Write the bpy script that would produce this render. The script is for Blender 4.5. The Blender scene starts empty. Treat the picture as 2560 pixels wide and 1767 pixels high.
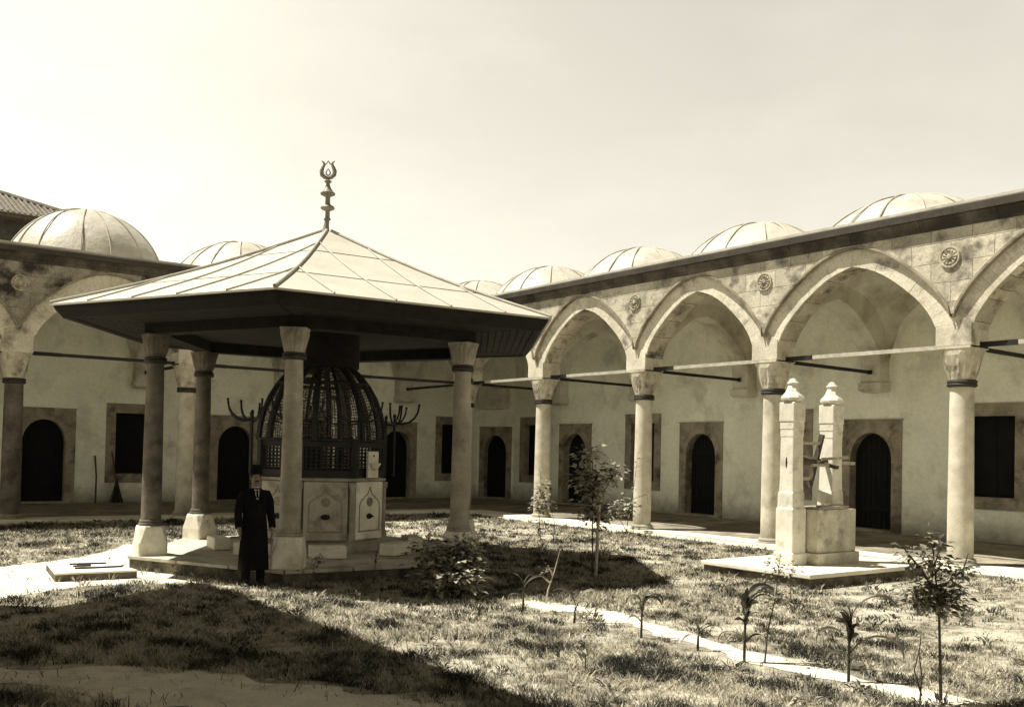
import bpy, bmesh, math, random
import numpy as np
from mathutils import Matrix, Vector
R = math.radians
rnd = random.Random(7)
sc = bpy.context.scene
col = sc.collection
# ------------------------------------------------------------------ camera, sky, sun, exposure
cd = bpy.data.cameras.new('camera'); cam = bpy.data.objects.new('camera', cd); col.objects.link(cam)
CAM = Vector((-18.7031, -28.4417, 2.0502))
fw = Vector((0.59188536, 0.80570422, 0.02263668)); rt = Vector((0.80541709, -0.59229575, 0.02211451)); up = rt.cross(fw)
M = Matrix((rt, up, -fw)).transposed().to_4x4(); M.translation = CAM
cam.matrix_world = M
cd.sensor_fit = 'HORIZONTAL'; cd.sensor_width = 36; cd.lens = 2450.65 / 2560 * 36; cd.shift_y = 187.2 / 2560
cd.clip_start = .1; cd.clip_end = 2000
sc.camera = cam
SUN = Vector((-.36, .33, 1)).normalized()            # towards the sun
w = bpy.data.worlds.new('World'); sc.world = w; w.use_nodes = True
nt = w.node_tree; nt.nodes.clear()
sky = nt.nodes.new('ShaderNodeTexSky'); sky.sky_type = 'NISHITA'; sky.sun_disc = False
sky.sun_elevation = math.asin(SUN.z); sky.sun_rotation = math.atan2(SUN.x, SUN.y); sky.air_density = 1.0; sky.dust_density = 3.5
bw = nt.nodes.new('ShaderNodeRGBToBW'); tint = nt.nodes.new('ShaderNodeMixRGB'); tint.blend_type = 'MULTIPLY'; tint.inputs[0].default_value = 1
tint.inputs[2].default_value = (1.0, .95, .81, 1)
bg = nt.nodes.new('ShaderNodeBackground'); bg.inputs[1].default_value = .05
# sky shaped by elevation: dimmed overhead for darker shade, bright near the horizon
wtc = nt.nodes.new('ShaderNodeTexCoord'); wsp = nt.nodes.new('ShaderNodeSeparateXYZ'); wmr = nt.nodes.new('ShaderNodeMapRange'); wmr.interpolation_type = 'SMOOTHSTEP'
wmr.inputs[1].default_value = .41; wmr.inputs[2].default_value = .66; wmr.inputs[3].default_value = 3.5; wmr.inputs[4].default_value = .10
wmu = nt.nodes.new('ShaderNodeMath'); wmu.operation = 'MULTIPLY'; nt.links.new(wtc.outputs['Generated'], wsp.inputs[0]); nt.links.new(wsp.outputs[2], wmr.inputs[0]); nt.links.new(wmr.outputs[0], wmu.inputs[1])
out = nt.nodes.new('ShaderNodeOutputWorld')
nt.links.new(sky.outputs[0], bw.inputs[0]); nt.links.new(bw.outputs[0], wmu.inputs[0]); wno = nt.nodes.new('ShaderNodeTexNoise'); wno.inputs['Scale'].default_value = 2.2; wno.inputs['Detail'].default_value = 7; wno.inputs['Roughness'].default_value = .55; wmp = nt.nodes.new('ShaderNodeMapping'); wmp.inputs['Scale'].default_value = (1,1,2.2); nt.links.new(wtc.outputs['Generated'], wmp.inputs[0]); nt.links.new(wmp.outputs[0], wno.inputs[0])
wcl = nt.nodes.new('ShaderNodeMapRange'); wcl.inputs[1].default_value = .35; wcl.inputs[2].default_value = .65; wcl.inputs[3].default_value = 1.0; wcl.inputs[4].default_value = 1.16; nt.links.new(wno.outputs[0], wcl.inputs[0])
wm2 = nt.nodes.new('ShaderNodeMath'); wm2.operation = 'MULTIPLY'; nt.links.new(wmu.outputs[0], wm2.inputs[0]); nt.links.new(wcl.outputs[0], wm2.inputs[1]); nt.links.new(wm2.outputs[0], tint.inputs[1]); nt.links.new(tint.outputs[0], bg.inputs[0]); nt.links.new(bg.outputs[0], out.inputs[0])
sl = bpy.data.lights.new('sun', 'SUN'); sl.energy = 5.0; sl.angle = R(.5); sl.color = (1, .955, .85)
so = bpy.data.objects.new('sun', sl); col.objects.link(so); so.rotation_euler = SUN.to_track_quat('Z', 'Y').to_euler()
sc.view_settings.view_transform = 'Standard'; sc.view_settings.look = 'None'; sc.view_settings.gamma = 1
sc.view_settings.exposure = .85
sc.cycles.diffuse_bounces = 4; sc.cycles.max_bounces = 7; sc.cycles.use_denoising = True

# ------------------------------------------------------------------ helpers
class MB:
    def __init__(s): s.v = []; s.f = []
    def add(s, vs, fs):
        n = len(s.v); s.v += [tuple(p) for p in vs]; s.f += [tuple(i + n for i in f) for f in fs]; return s
    def box(s, a, b, m=None):
        x0, y0, z0 = a; x1, y1, z1 = b
        vs = [(x0,y0,z0),(x1,y0,z0),(x1,y1,z0),(x0,y1,z0),(x0,y0,z1),(x1,y0,z1),(x1,y1,z1),(x0,y1,z1)]
        if m is not None: vs = [m @ Vector(p) for p in vs]
        return s.add(vs, [(0,3,2,1),(4,5,6,7),(0,1,5,4),(1,2,6,5),(2,3,7,6),(3,0,4,7)])
    def rings(s, rings, closed=True, cap=True):
        n = len(rings[0]); base = len(s.v)
        for r in rings: s.v += [tuple(p) for p in r]
        for k in range(len(rings) - 1):
            for i in range(n if closed else n - 1):
                j = (i + 1) % n
                s.f.append((base + k*n + i, base + k*n + j, base + (k+1)*n + j, base + (k+1)*n + i))
        if cap and closed:
            s.f.append(tuple(base + i for i in reversed(range(n)))); s.f.append(tuple(base + (len(rings)-1)*n + i for i in range(n)))
        return s
    def lathe(s, prof, n=20, c=(0,0,0), ph=0, cap=True):
        return s.rings([[(c[0] + r*math.cos(ph + 2*math.pi*i/n), c[1] + r*math.sin(ph + 2*math.pi*i/n), c[2] + z) for i in range(n)] for r, z in prof], cap=cap)
    def sq(s, prof, c=(0,0,0)):      # square section, half-widths
        return s.rings([[(c[0]-h, c[1]-h, c[2]+z),(c[0]+h, c[1]-h, c[2]+z),(c[0]+h, c[1]+h, c[2]+z),(c[0]-h, c[1]+h, c[2]+z)] for h, z in prof])
    def tube(s, pts, r, n=8, flat=None):
        pts = [Vector(p) for p in pts]; rs = r if hasattr(r, '__len__') else [r]*len(pts); rr = []
        prev = None
        for i, p in enumerate(pts):
            d = (pts[min(i+1, len(pts)-1)] - pts[max(i-1, 0)]).normalized()
            a = prev if prev is not None else (Vector((0,0,1)) if abs(d.z) < .9 else Vector((1,0,0)))
            x = (a - d*a.dot(d)); x = x.normalized() if x.length > 1e-5 else d.orthogonal().normalized(); prev = x
            y = d.cross(x)
            rr.append([p + (x*math.cos(2*math.pi*k/n) + y*math.sin(2*math.pi*k/n))*rs[i] for k in range(n)])
        return s.rings(rr)
    def bar(s, a, b, w, h=None):     # rectangular bar between two points
        a = Vector(a); b = Vector(b); d = (b - a).normalized(); h = h or w
        u = Vector((0,0,1)) if abs(d.z) < .95 else Vector((1,0,0)); x = d.cross(u).normalized(); y = x.cross(d)
        q = [(-w/2,-h/2),(w/2,-h/2),(w/2,h/2),(-w/2,h/2)]
        return s.rings([[a + x*i + y*j for i, j in q], [b + x*i + y*j for i, j in q]])
    def build(s, name, mat, parent=None, smooth=False, loc=None, bevel=0, recalc=True):
        me = bpy.data.meshes.new(name); me.from_pydata(s.v, [], s.f)
        if recalc:
            bm = bmesh.new(); bm.from_mesh(me); bmesh.ops.recalc_face_normals(bm, faces=bm.faces); bm.to_mesh(me); bm.free()
        me.materials.append(mat)
        o = bpy.data.objects.new(name, me); col.objects.link(o)
        if smooth:
            me.polygons.foreach_set('use_smooth', [True]*len(me.polygons))
            try: me.set_sharp_from_angle(angle=R(38))
            except Exception: pass
        if parent: o.parent = parent
        if loc: o.location = loc
        if bevel:
            b = o.modifiers.new('bevel', 'BEVEL'); b.width = bevel; b.segments = 2; b.limit_method = 'ANGLE'; b.angle_limit = R(40)
        return o
def tag(o, label=None, cat=None, group=None, kind=None):
    if label: o['label'] = label
    if cat: o['category'] = cat
    if group: o['group'] = group
    if kind: o['kind'] = kind
    return o
def empty(name, loc=(0,0,0), rz=0, label=None, cat=None, group=None):
    o = bpy.data.objects.new(name, None); col.objects.link(o); o.location = loc; o.rotation_euler = (0,0,rz); o.empty_display_size = .2
    return tag(o, label, cat, group)
def copy_tree(o, parent=None, loc=None):
    c = o.copy(); col.objects.link(c)
    if parent is not None: c.parent = parent
    if loc is not None: c.location = loc
    for ch in list(o.children): copy_tree(ch, c)
    return c

# ------------------------------------------------------------------ materials
def mat(name, c1, c2=None, rough=.85, scale=3, bump=.15, bscale=30, stain=None, stscale=1.2, sthr=(.5,.68), brick=None, spec=.3, detail=6, fine=.12, low=None, metal=0, dist=.02):
    m = bpy.data.materials.new(name); m.use_nodes = True; n = m.node_tree.nodes; l = m.node_tree.links
    b = n['Principled BSDF']; b.inputs['Roughness'].default_value = rough; b.inputs['Specular IOR Level'].default_value = spec; b.inputs['Metallic'].default_value = metal
    tc = n.new('ShaderNodeTexCoord'); src = tc.outputs['Object']
    def noise(sc_, det=detail, off=0):
        t = n.new('ShaderNodeTexNoise'); t.inputs['Scale'].default_value = sc_; t.inputs['Detail'].default_value = det; t.inputs['Roughness'].default_value = .6
        if off:
            mp = n.new('ShaderNodeMapping'); mp.inputs['Location'].default_value = (off, off*.7, off*1.3); l.new(src, mp.inputs[0]); l.new(mp.outputs[0], t.inputs[0])
        else: l.new(src, t.inputs[0])
        return t.outputs[0]
    def ramp(fac, a, bb, p0=.35, p1=.65):
        r = n.new('ShaderNodeValToRGB'); r.color_ramp.elements[0].position = p0; r.color_ramp.elements[1].position = p1
        r.color_ramp.elements[0].color = (*a, 1); r.color_ramp.elements[1].color = (*bb, 1); l.new(fac, r.inputs[0]); return r.outputs[0]
    def mix(fac, a, bb, mode='MIX'):
        x = n.new('ShaderNodeMixRGB'); x.blend_type = mode
        for sock, val in ((0, fac), (1, a), (2, bb)):
            if isinstance(val, (int, float)): x.inputs[sock].default_value = val
            elif isinstance(val, tuple): x.inputs[sock].default_value = (*val, 1)
            else: l.new(val, x.inputs[sock])
        return x.outputs[0]
    c2 = c2 or tuple(v*.8 for v in c1)
    colr = ramp(noise(scale), c2, c1)
    hsrc = noise(bscale, 5)
    if brick:
        sp = n.new('ShaderNodeSeparateXYZ'); cb = n.new('ShaderNodeCombineXYZ'); l.new(src, sp.inputs[0])
        axes = brick.get('axes', 'XZ'); l.new(sp.outputs[axes[0]], cb.inputs[0]); l.new(sp.outputs[axes[1]], cb.inputs[1])
        wob = n.new('ShaderNodeMixRGB'); wob.blend_type = 'ADD'; wob.inputs[0].default_value = brick.get('wob', .02)
        nn = n.new('ShaderNodeTexNoise'); nn.inputs['Scale'].default_value = 2; l.new(src, nn.inputs[0]); l.new(cb.outputs[0], wob.inputs[1]); l.new(nn.outputs[1], wob.inputs[2])
        bt = n.new('ShaderNodeTexBrick'); l.new(wob.outputs[0], bt.inputs[0]); bt.inputs['Scale'].default_value = 1
        bt.inputs['Brick Width'].default_value = brick['w']; bt.inputs['Row Height'].default_value = brick['h']; bt.inputs['Mortar Size'].default_value = brick.get('m', .008)
        bt.inputs['Mortar Smooth'].default_value = .3; bt.inputs['Bias'].default_value = 0
        v = brick.get('var', .22); bt.inputs['Color1'].default_value = (1+v*.4,)*3 + (1,); bt.inputs['Color2'].default_value = (1-v,)*3 + (1,); mv = brick.get('mort', .45); bt.inputs['Mortar'].default_value = (mv, mv*.95, mv*.9, 1)
        colr = mix(1, colr, bt.outputs[0], 'MULTIPLY')
        inv = n.new('ShaderNodeMath'); inv.operation = 'MULTIPLY_ADD'; l.new(bt.outputs['Fac'], inv.inputs[0]); inv.inputs[1].default_value = -1.2; l.new(hsrc, inv.inputs[2]); hsrc = inv.outputs[0]
    if stain:
        f = n.new('ShaderNodeValToRGB'); f.color_ramp.elements[0].position, f.color_ramp.elements[1].position = sthr; l.new(noise(stscale, 9, 5.3), f.inputs[0])
        colr = mix(f.outputs[0], colr, stain)
    if low:       # darker towards the foot: (z height in object space, colour)
        sp2 = n.new('ShaderNodeSeparateXYZ'); l.new(src, sp2.inputs[0]); ad = n.new('ShaderNodeMath'); ad.operation = 'MULTIPLY_ADD'; l.new(noise(4, 6, 9), ad.inputs[0]); ad.inputs[1].default_value = low[2]; l.new(sp2.outputs[2], ad.inputs[2])
        mr = n.new('ShaderNodeMapRange'); mr.inputs[1].default_value = low[0]; mr.inputs[2].default_value = low[0] + low[2]; mr.inputs[3].default_value = .75; mr.inputs[4].default_value = 0; l.new(ad.outputs[0], mr.inputs[0])
        colr = mix(mr.outputs[0], colr, low[1])
    g = ramp(noise(scale*14, 4, 2.2), (1-fine,)*3, (1+fine,)*3, .3, .7); colr = mix(1, colr, g, 'MULTIPLY')
    l.new(colr, b.inputs['Base Color'])
    if bump:
        bp = n.new('ShaderNodeBump'); bp.inputs['Strength'].default_value = bump; bp.inputs['Distance'].default_value = dist; l.new(hsrc, bp.inputs['Height']); l.new(bp.outputs[0], b.inputs['Normal'])
    return m
ashlar = mat('ashlar', (.60,.55,.43), (.36,.33,.25), scale=1.5, stain=(.09,.08,.06), stscale=2.1, sthr=(.50,.68), brick=dict(w=.86, h=.40, m=.009, var=.22, mort=.45, wob=.07), bump=.45, bscale=18, fine=.2)
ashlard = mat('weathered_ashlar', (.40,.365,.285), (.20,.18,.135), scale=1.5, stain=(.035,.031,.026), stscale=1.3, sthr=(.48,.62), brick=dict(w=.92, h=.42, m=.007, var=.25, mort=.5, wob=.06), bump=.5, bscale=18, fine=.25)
vous = mat('voussoir_stone', (.70,.65,.52), (.50,.455,.355), scale=1.8, stain=(.11,.095,.07), stscale=1.6, sthr=(.56,.74), bump=.4, bscale=22, fine=.18)
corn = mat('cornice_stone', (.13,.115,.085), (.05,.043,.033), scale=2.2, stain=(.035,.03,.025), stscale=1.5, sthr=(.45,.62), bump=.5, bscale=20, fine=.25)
plaster = mat('plaster', (.86,.86,.72), (.74,.745,.615), scale=.9, rough=.95, stain=(.42,.40,.32), stscale=1.1, sthr=(.52,.80), bump=.22, bscale=7, fine=.07, low=(.45,(.13,.115,.085),.6))
vaultm = mat('vault_plaster', (.66,.64,.54), (.50,.475,.39), scale=.8, rough=.95, stain=(.3,.27,.2), stscale=.9, bump=.1, bscale=8, fine=.05)
surr = mat('surround_stone', (.36,.315,.235), (.2,.175,.13), scale=2.4, stain=(.09,.075,.055), stscale=2, bump=.35, bscale=30, fine=.25)
marble = mat('marble', (.80,.765,.65), (.62,.58,.47), scale=3.2, rough=.6, stain=(.33,.295,.22), stscale=3.2, sthr=(.54,.78), bump=.22, bscale=24, fine=.08)
colm = mat('column_marble', (.66,.62,.50), (.48,.44,.34), scale=2.8, rough=.65, stain=(.2,.17,.125), stscale=1.9, sthr=(.56,.8), bump=.15, bscale=26, fine=.1, low=(.25,(.1,.09,.065),.7))
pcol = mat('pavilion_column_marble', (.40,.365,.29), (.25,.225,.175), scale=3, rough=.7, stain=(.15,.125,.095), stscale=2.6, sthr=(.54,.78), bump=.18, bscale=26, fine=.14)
pcold = mat('darkened_column', (.17,.145,.115), (.085,.072,.057), scale=3, rough=.75, stain=(.04,.034,.028), stscale=2.2, sthr=(.5,.7), bump=.18, bscale=26, fine=.16)  # darker brown column tone; carries painted shade on one portico shaft
capm = mat('capital_marble', (.60,.56,.44), (.42,.38,.29), scale=5, rough=.7, stain=(.16,.14,.1), stscale=3.5, bump=.2, bscale=30, fine=.12)
bronze = mat('dark_bronze', (.05,.045,.035), (.025,.022,.018), rough=.6, bump=.1)
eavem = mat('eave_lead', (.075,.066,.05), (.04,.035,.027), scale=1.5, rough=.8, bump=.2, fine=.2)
iron = mat('iron', (.022,.02,.018), (.012,.011,.010), rough=.6, bump=.15, fine=.2)
ironl = mat('painted_iron', (.50,.47,.38), (.33,.31,.25), rough=.7, bump=.1, scale=8)
lead = mat('lead', (.53,.50,.415), (.42,.39,.32), scale=1.6, rough=.5, stain=(.30,.275,.215), stscale=1.3, sthr=(.52,.8), dist=.08, bump=.35, bscale=3.5, fine=.05, spec=.4)
leadr = mat('pavilion_lead', (.51,.482,.40), (.43,.405,.335), scale=1.4, rough=.55, stain=(.42,.39,.315), stscale=1.3, sthr=(.52,.8), dist=.06, bump=.3, bscale=2.6, fine=.04, spec=.35)
seamm = mat('seam_lead', (.44,.415,.34), (.33,.31,.25), rough=.6, bump=.1)
finm = mat('finial_metal', (.26,.24,.18), (.15,.138,.105), rough=.5, bump=.1)
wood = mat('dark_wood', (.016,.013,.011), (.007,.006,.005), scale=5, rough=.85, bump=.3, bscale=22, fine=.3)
black = mat('door_wood', (.007,.0068,.006), (.004,.004,.0036), rough=.9, bump=.15)
woodl = mat('weathered_wood', (.50,.455,.36), (.3,.265,.2), scale=12, rough=.85, bump=.3)
woodm = mat('brown_wood', (.10,.08,.06), (.045,.036,.027), scale=14, rough=.85, bump=.3)
paving = mat('paving', (.33,.29,.22), (.19,.165,.12), scale=1.6, stain=(.12,.105,.08), stscale=.9, sthr=(.5,.66), brick=dict(w=1.05, h=.62, m=.012, var=.3, mort=.35, axes='XY', wob=.05), bump=.4, bscale=12, fine=.2)
slabm = mat('slab_marble', (.80,.76,.63), (.66,.62,.5), scale=1.7, rough=.75, stain=(.42,.38,.28), stscale=1.4, sthr=(.58,.82), bump=.2, bscale=14, fine=.08)
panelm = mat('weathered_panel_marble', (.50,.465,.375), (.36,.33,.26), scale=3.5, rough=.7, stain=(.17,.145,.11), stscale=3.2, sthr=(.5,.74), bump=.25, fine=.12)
platm = mat('platform_marble', (.60,.565,.46), (.42,.385,.305), scale=1.7, rough=.8, stain=(.22,.19,.145), stscale=1.8, sthr=(.5,.74), bump=.25, bscale=14, fine=.12)
rosm = mat('rosette_stone', (.50,.455,.355), (.30,.27,.2), scale=6, stain=(.12,.105,.08), stscale=5, bump=.3)
carvem = mat('carved_line_stone', (.34,.31,.245), (.24,.215,.165), scale=5, bump=.1)
sidem = mat('dark_or_shaded_stone', (.17,.15,.11), (.06,.052,.04), scale=4, stain=(.03,.027,.02), stscale=3, bump=.5, bscale=20, fine=.3)  # dark tone: shade on slab and plinth sides put into the colour
dirt = mat('dirt', (.42,.385,.295), (.13,.115,.085), scale=5, rough=1, stain=(.56,.52,.41), stscale=1.7, sthr=(.45,.65), bump=.9, bscale=26, fine=.35, detail=10, dist=.05)
pathm = mat('path_sand', (.74,.69,.56), (.58,.54,.43), scale=2.5, rough=1, stain=(.32,.285,.21), stscale=3, sthr=(.55,.75), bump=.6, bscale=24, fine=.14)
tilem = mat('roof_tile', (.20,.175,.135), (.09,.078,.06), scale=6, bump=.3)
clothm = mat('dark_cloth', (.012,.012,.012), (.008,.008,.008), rough=1, bump=.1, spec=.05)
whitec = mat('white_cloth', (.6,.57,.47), rough=.9, bump=.05)
skin = mat('skin', (.24,.18,.13), (.18,.135,.1), rough=.7, bump=.05)
hairm = mat('hair', (.02,.017,.014), rough=.9)
broomm = mat('broom_twigs', (.045,.038,.028), (.02,.017,.013), scale=30, bump=.5)

# thin mesh screen of the fountain cage
def screen_mat(name, c, sx, sz, fill):
    m = bpy.data.materials.new(name); m.use_nodes = True; n = m.node_tree.nodes; l = m.node_tree.links
    b = n['Principled BSDF']; b.inputs['Base Color'].default_value = (*c, 1); b.inputs['Roughness'].default_value = .8
    tr = n.new('ShaderNodeBsdfTransparent'); mx = n.new('ShaderNodeMixShader'); uv = n.new('ShaderNodeUVMap')
    vo = n.new('ShaderNodeTexVoronoi'); vo.inputs['Scale'].default_value = 1; vo.inputs['Randomness'].default_value = .25
    mp = n.new('ShaderNodeMapping'); mp.inputs['Scale'].default_value = (sx, sz, 1); l.new(uv.outputs[0], mp.inputs[0]); l.new(mp.outputs[0], vo.inputs[0])
    th = n.new('ShaderNodeMath'); th.operation = 'GREATER_THAN'; th.inputs[1].default_value = fill; l.new(vo.outputs['Distance'], th.inputs[0])
    l.new(th.outputs[0], mx.inputs[0]); l.new(tr.outputs[0], mx.inputs[1]); l.new(b.outputs[0], mx.inputs[2]); l.new(mx.outputs[0], n['Material Output'].inputs[0])
    return m
screenm = screen_mat('wire_screen', (.075,.06,.045), 130, 22, .46)

# leaf / grass material driven by a per-face colour attribute
def leafmat(name, dark, light, rough=.6, tr=.25):
    m = bpy.data.materials.new(name); m.use_nodes = True; n = m.node_tree.nodes; l = m.node_tree.links
    b = n['Principled BSDF']; b.inputs['Roughness'].default_value = rough; b.inputs['Specular IOR Level'].default_value = .4
    at = n.new('ShaderNodeAttribute'); at.attribute_name = 'tone'
    r = n.new('ShaderNodeValToRGB'); r.color_ramp.elements[0].color = (*dark, 1); r.color_ramp.elements[1].color = (*light, 1); l.new(at.outputs['Fac'], r.inputs[0]); l.new(r.outputs[0], b.inputs['Base Color'])
    t = n.new('ShaderNodeBsdfTranslucent'); l.new(r.outputs[0], t.inputs[0]); mx = n.new('ShaderNodeMixShader'); mx.inputs[0].default_value = tr
    l.new(b.outputs[0], mx.inputs[1]); l.new(t.outputs[0], mx.inputs[2]); l.new(mx.outputs[0], n['Material Output'].inputs[0])
    return m
grassm = leafmat('dry_grass', (.028,.027,.019), (.74,.68,.53), .8, .22)
leafm = leafmat('leaves', (.03,.029,.02), (.34,.32,.235), .45, .2)
leafb = leafmat('bush_leaves', (.02,.019,.014), (.66,.62,.49), .45, .38)
cornm = leafmat('corn_leaves', (.035,.034,.024), (.28,.26,.19), .45, .25)
def set_tone(o, vals):
    a = o.data.attributes.new('tone', 'FLOAT', 'FACE'); a.data.foreach_set('value', vals)

# ------------------------------------------------------------------ arch geometry shared by both wings
TAB = [(1.0,4.27),(1.0,4.55),(.985,4.70),(.95,4.86),(.90,5.02),(.84,5.17),(.77,5.32),(.69,5.46),(.60,5.61),(.50,5.76),(.40,5.89),(.30,6.00),(.20,6.08),(.10,6.14),(0,6.19)]
def arch(u0, u1, rise=1.0, sub=2):
    """intrados of a pointed arch between two springing points: list of (u, z)"""
    mid = (u0+u1)/2; h = (u1-u0)/2; L = []
    for k in range(len(TAB)-1):
        for j in range(sub):
            t = j/sub; L.append((TAB[k][0]*(1-t)+TAB[k+1][0]*t, TAB[k][1]*(1-t)+TAB[k+1][1]*t))
    L.append(TAB[-1])
    zz = lambda z: 4.27 + (z-4.27)*rise
    return [(mid - t*h, zz(z)) for t, z in L] + [(mid + t*h, zz(z)) for t, z in reversed(L[:-1])]
def offset(pts, d, lo=-1e9, hi=1e9):
    o = []
    for i, (u, z) in enumerate(pts):
        a = pts[max(i-1, 0)]; b = pts[min(i+1, len(pts)-1)]
        if i == len(pts)//2: nx, nz = 0, .90
        else:
            tx, tz = b[0]-a[0], b[1]-a[1]; L = math.hypot(tx, tz); nx, nz = -tz/L, tx/L
        o.append((min(max(u + nx*d, lo), hi), z + nz*d))
    return o
VF, VB = -.31, .31
ZT = 6.95
def wall_arch(mb, pts, v0, v1, ztop=None, swap=False):
    ztop = ztop or ZT
    P = (lambda u, v, z: (v, u, z)) if swap else (lambda u, v, z: (u, v, z))
    n = len(pts)
    for i in range(n-1):
        (a, za), (b, zb) = pts[i], pts[i+1]
        if abs(b-a) > 1e-6:
            for v in (v0, v1): mb.add([P(a,v,za),P(b,v,zb),P(b,v,ztop),P(a,v,ztop)], [(0,1,2,3)])
        mb.add([P(a,v0,za),P(b,v0,zb),P(b,v1,zb),P(a,v1,za)], [(0,1,2,3)])
    mb.add([P(pts[0][0],v0,ztop),P(pts[-1][0],v0,ztop),P(pts[-1][0],v1,ztop),P(pts[0][0],v1,ztop)], [(0,1,2,3)])

HW = .36
def proto_column(root, loc):
    c = MB().lathe([(.245,.10),(.245,.5),(.24,1.5),(.228,3.0),(.222,3.52)], 28).build('column', colm, root, smooth=True)
    MB().lathe([(.33,-.1),(.33,.02),(.315,.05),(.285,.06),(.30,.09),(.28,.125),(.25,.135)], 28).build('base', colm, c, smooth=True)
    MB().lathe([(.24,3.50),(.275,3.515),(.285,3.545),(.27,3.58),(.285,3.60),(.275,3.635),(.25,3.645)], 28).build('collar', bronze, c, smooth=True)
    # faceted capital with folded triangular leaves, round below and square above
    mb = MB(); n = 32; rings = []
    for k, t in enumerate((0, .3, .55, .8, .94, 1.0)):
        ring = []
        for i in range(n):
            a = 2*math.pi*(i+.5)/n; ci = .245; sqr = .345/max(abs(math.cos(a)), abs(math.sin(a)))
            e = t**1.25; r = ci*(1-e) + sqr*e
            tri = abs(((i % 8) - 3.5))/3.5                      # 0 in the middle of a face, 1 at the corners
            lam = abs(((i % 4) - 1.5))/1.5
            if 0 < k < 4: r += .022*(1 - 2*abs(tri - t)) + (.012 if (i % 2) else -.010)*(1-t)*(1 if k < 3 else .5)
            ring.append((r*math.cos(a), r*math.sin(a), 3.64 + .61*t))
        rings.append(ring)
    mb.rings(rings); mb.box((-.35,-.35,4.25),(.35,.35,4.30))
    mb.build('capital', capm, c)
    c.location = loc
    return c

def door_parts(root, m, name='door'):
    """doorway: local x along the wall, y into the wall, z up; z=0 at the threshold"""
    W, H, OW, OH = .875, 2.83, .60, 2.52
    T = lambda x, y, z: m @ Vector((x, y, z))
    leaf = MB(); leaf.add([T(-.72,.26,-.02),T(.72,.26,-.02),T(.72,.26,2.62),T(-.72,.26,2.62),T(-.72,.32,-.02),T(.72,.32,-.02),T(.72,.32,2.62),T(-.72,.32,2.62)], [(0,1,2,3),(4,5,6,7),(0,1,5,4),(2,3,7,6)])
    for x in (-.45,-.3,-.15,0,.15,.3,.45): leaf.box((x-.006,.245,0),(x+.006,.262,2.5), m)
    for z in (.5, 1.9): leaf.box((-.58,.235,z),(.58,.259,z+.12), m)
    leaf = leaf.build(name, black, root)
    pts = [(-OW, 0), (-OW, 1.80)]
    for k in range(1, 14):
        a = math.pi*k/14; r = OW; pts.append((-r*math.cos(a), 1.80 + .72*math.sin(a)**.92))
    pts += [(OW, 1.80), (OW, 0)]
    mb = MB(); yf, yb = -.035, .25
    for i in range(len(pts)-1):
        (a, za), (b, zb) = pts[i], pts[i+1]
        mb.add([T(a,yf,za),T(b,yf,zb),T(b,yb,zb),T(a,yb,za)], [(0,1,2,3)])
        if abs(b-a) > 1e-6: mb.add([T(a,yf,za),T(b,yf,zb),T(b,yf,H),T(a,yf,H)], [(0,1,2,3)])
    for s in (-1, 1):
        mb.add([T(s*W,yf,0),T(s*OW,yf,0),T(s*OW,yf,H),T(s*W,yf,H),T(s*W,.02,0),T(s*W,.02,H)], [(0,1,2,3),(0,3,5,4)])
    mb.add([T(-W,yf,H),T(W,yf,H),T(W,.02,H),T(-W,.02,H)], [(0,1,2,3)])
    mb.build('door_surround', surr, leaf)
    # raised arched moulding and threshold
    mo = MB(); ring = []
    for k in range(0, 17):
        a = math.pi*k/16; ring.append((-.82*math.cos(a), 1.80 + .93*math.sin(a)**.95))
    for i in range(16):
        for r0, r1 in ((1, .965),):
            (a, za), (b, zb) = ring[i], ring[i+1]; c = lambda p, q: (p*r1, 1.80 + (q-1.80)*r1)
            (a2, z2), (b2, z3) = c(a, za), c(b, zb)
            v = [T(a,yf-.015,za),T(b,yf-.015,zb),T(b2,yf-.015,z3),T(a2,yf-.015,z2),T(a,yf+.01,za),T(b,yf+.01,zb),T(b2,yf+.01,z3),T(a2,yf+.01,z2)]
            mo.add(v, [(0,1,2,3),(0,1,5,4),(2,3,7,6)])
    mo.box((-W-.03,-.05,H+.002),(W+.03,.02,H+.035), m)
    mo.build('moulding', surr, leaf)
    MB().box((-.86,-.09,-.09),(.86,.24,.055), m).build('threshold', surr, leaf)
    return leaf
def window_parts(root, m):
    T = lambda x, y, z: m @ Vector((x, y, z))
    sh = MB(); sh.box((-.60,.24,.0),(.60,.28,1.98), m)
    sh.box((-.012,.225,.02),(.012,.242,1.95), m)
    sh = sh.build('window', black, root)
    mb = MB(); W, OW, z0, z1, H0, H1 = .82, .54, .04, 1.93, -.24, 2.23; yf = -.035
    mb.box((-W,yf,z1),(W,.2,H1), m); mb.box((-W,yf,H0),(W,.2,z0), m)
    mb.box((-W,yf+.002,z0+.002),(-OW,.2,z1-.002), m); mb.box((OW,yf+.002,z0+.002),(W,.2,z1-.002), m)
    mb.build('window_frame', surr, sh)
    return sh

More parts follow.
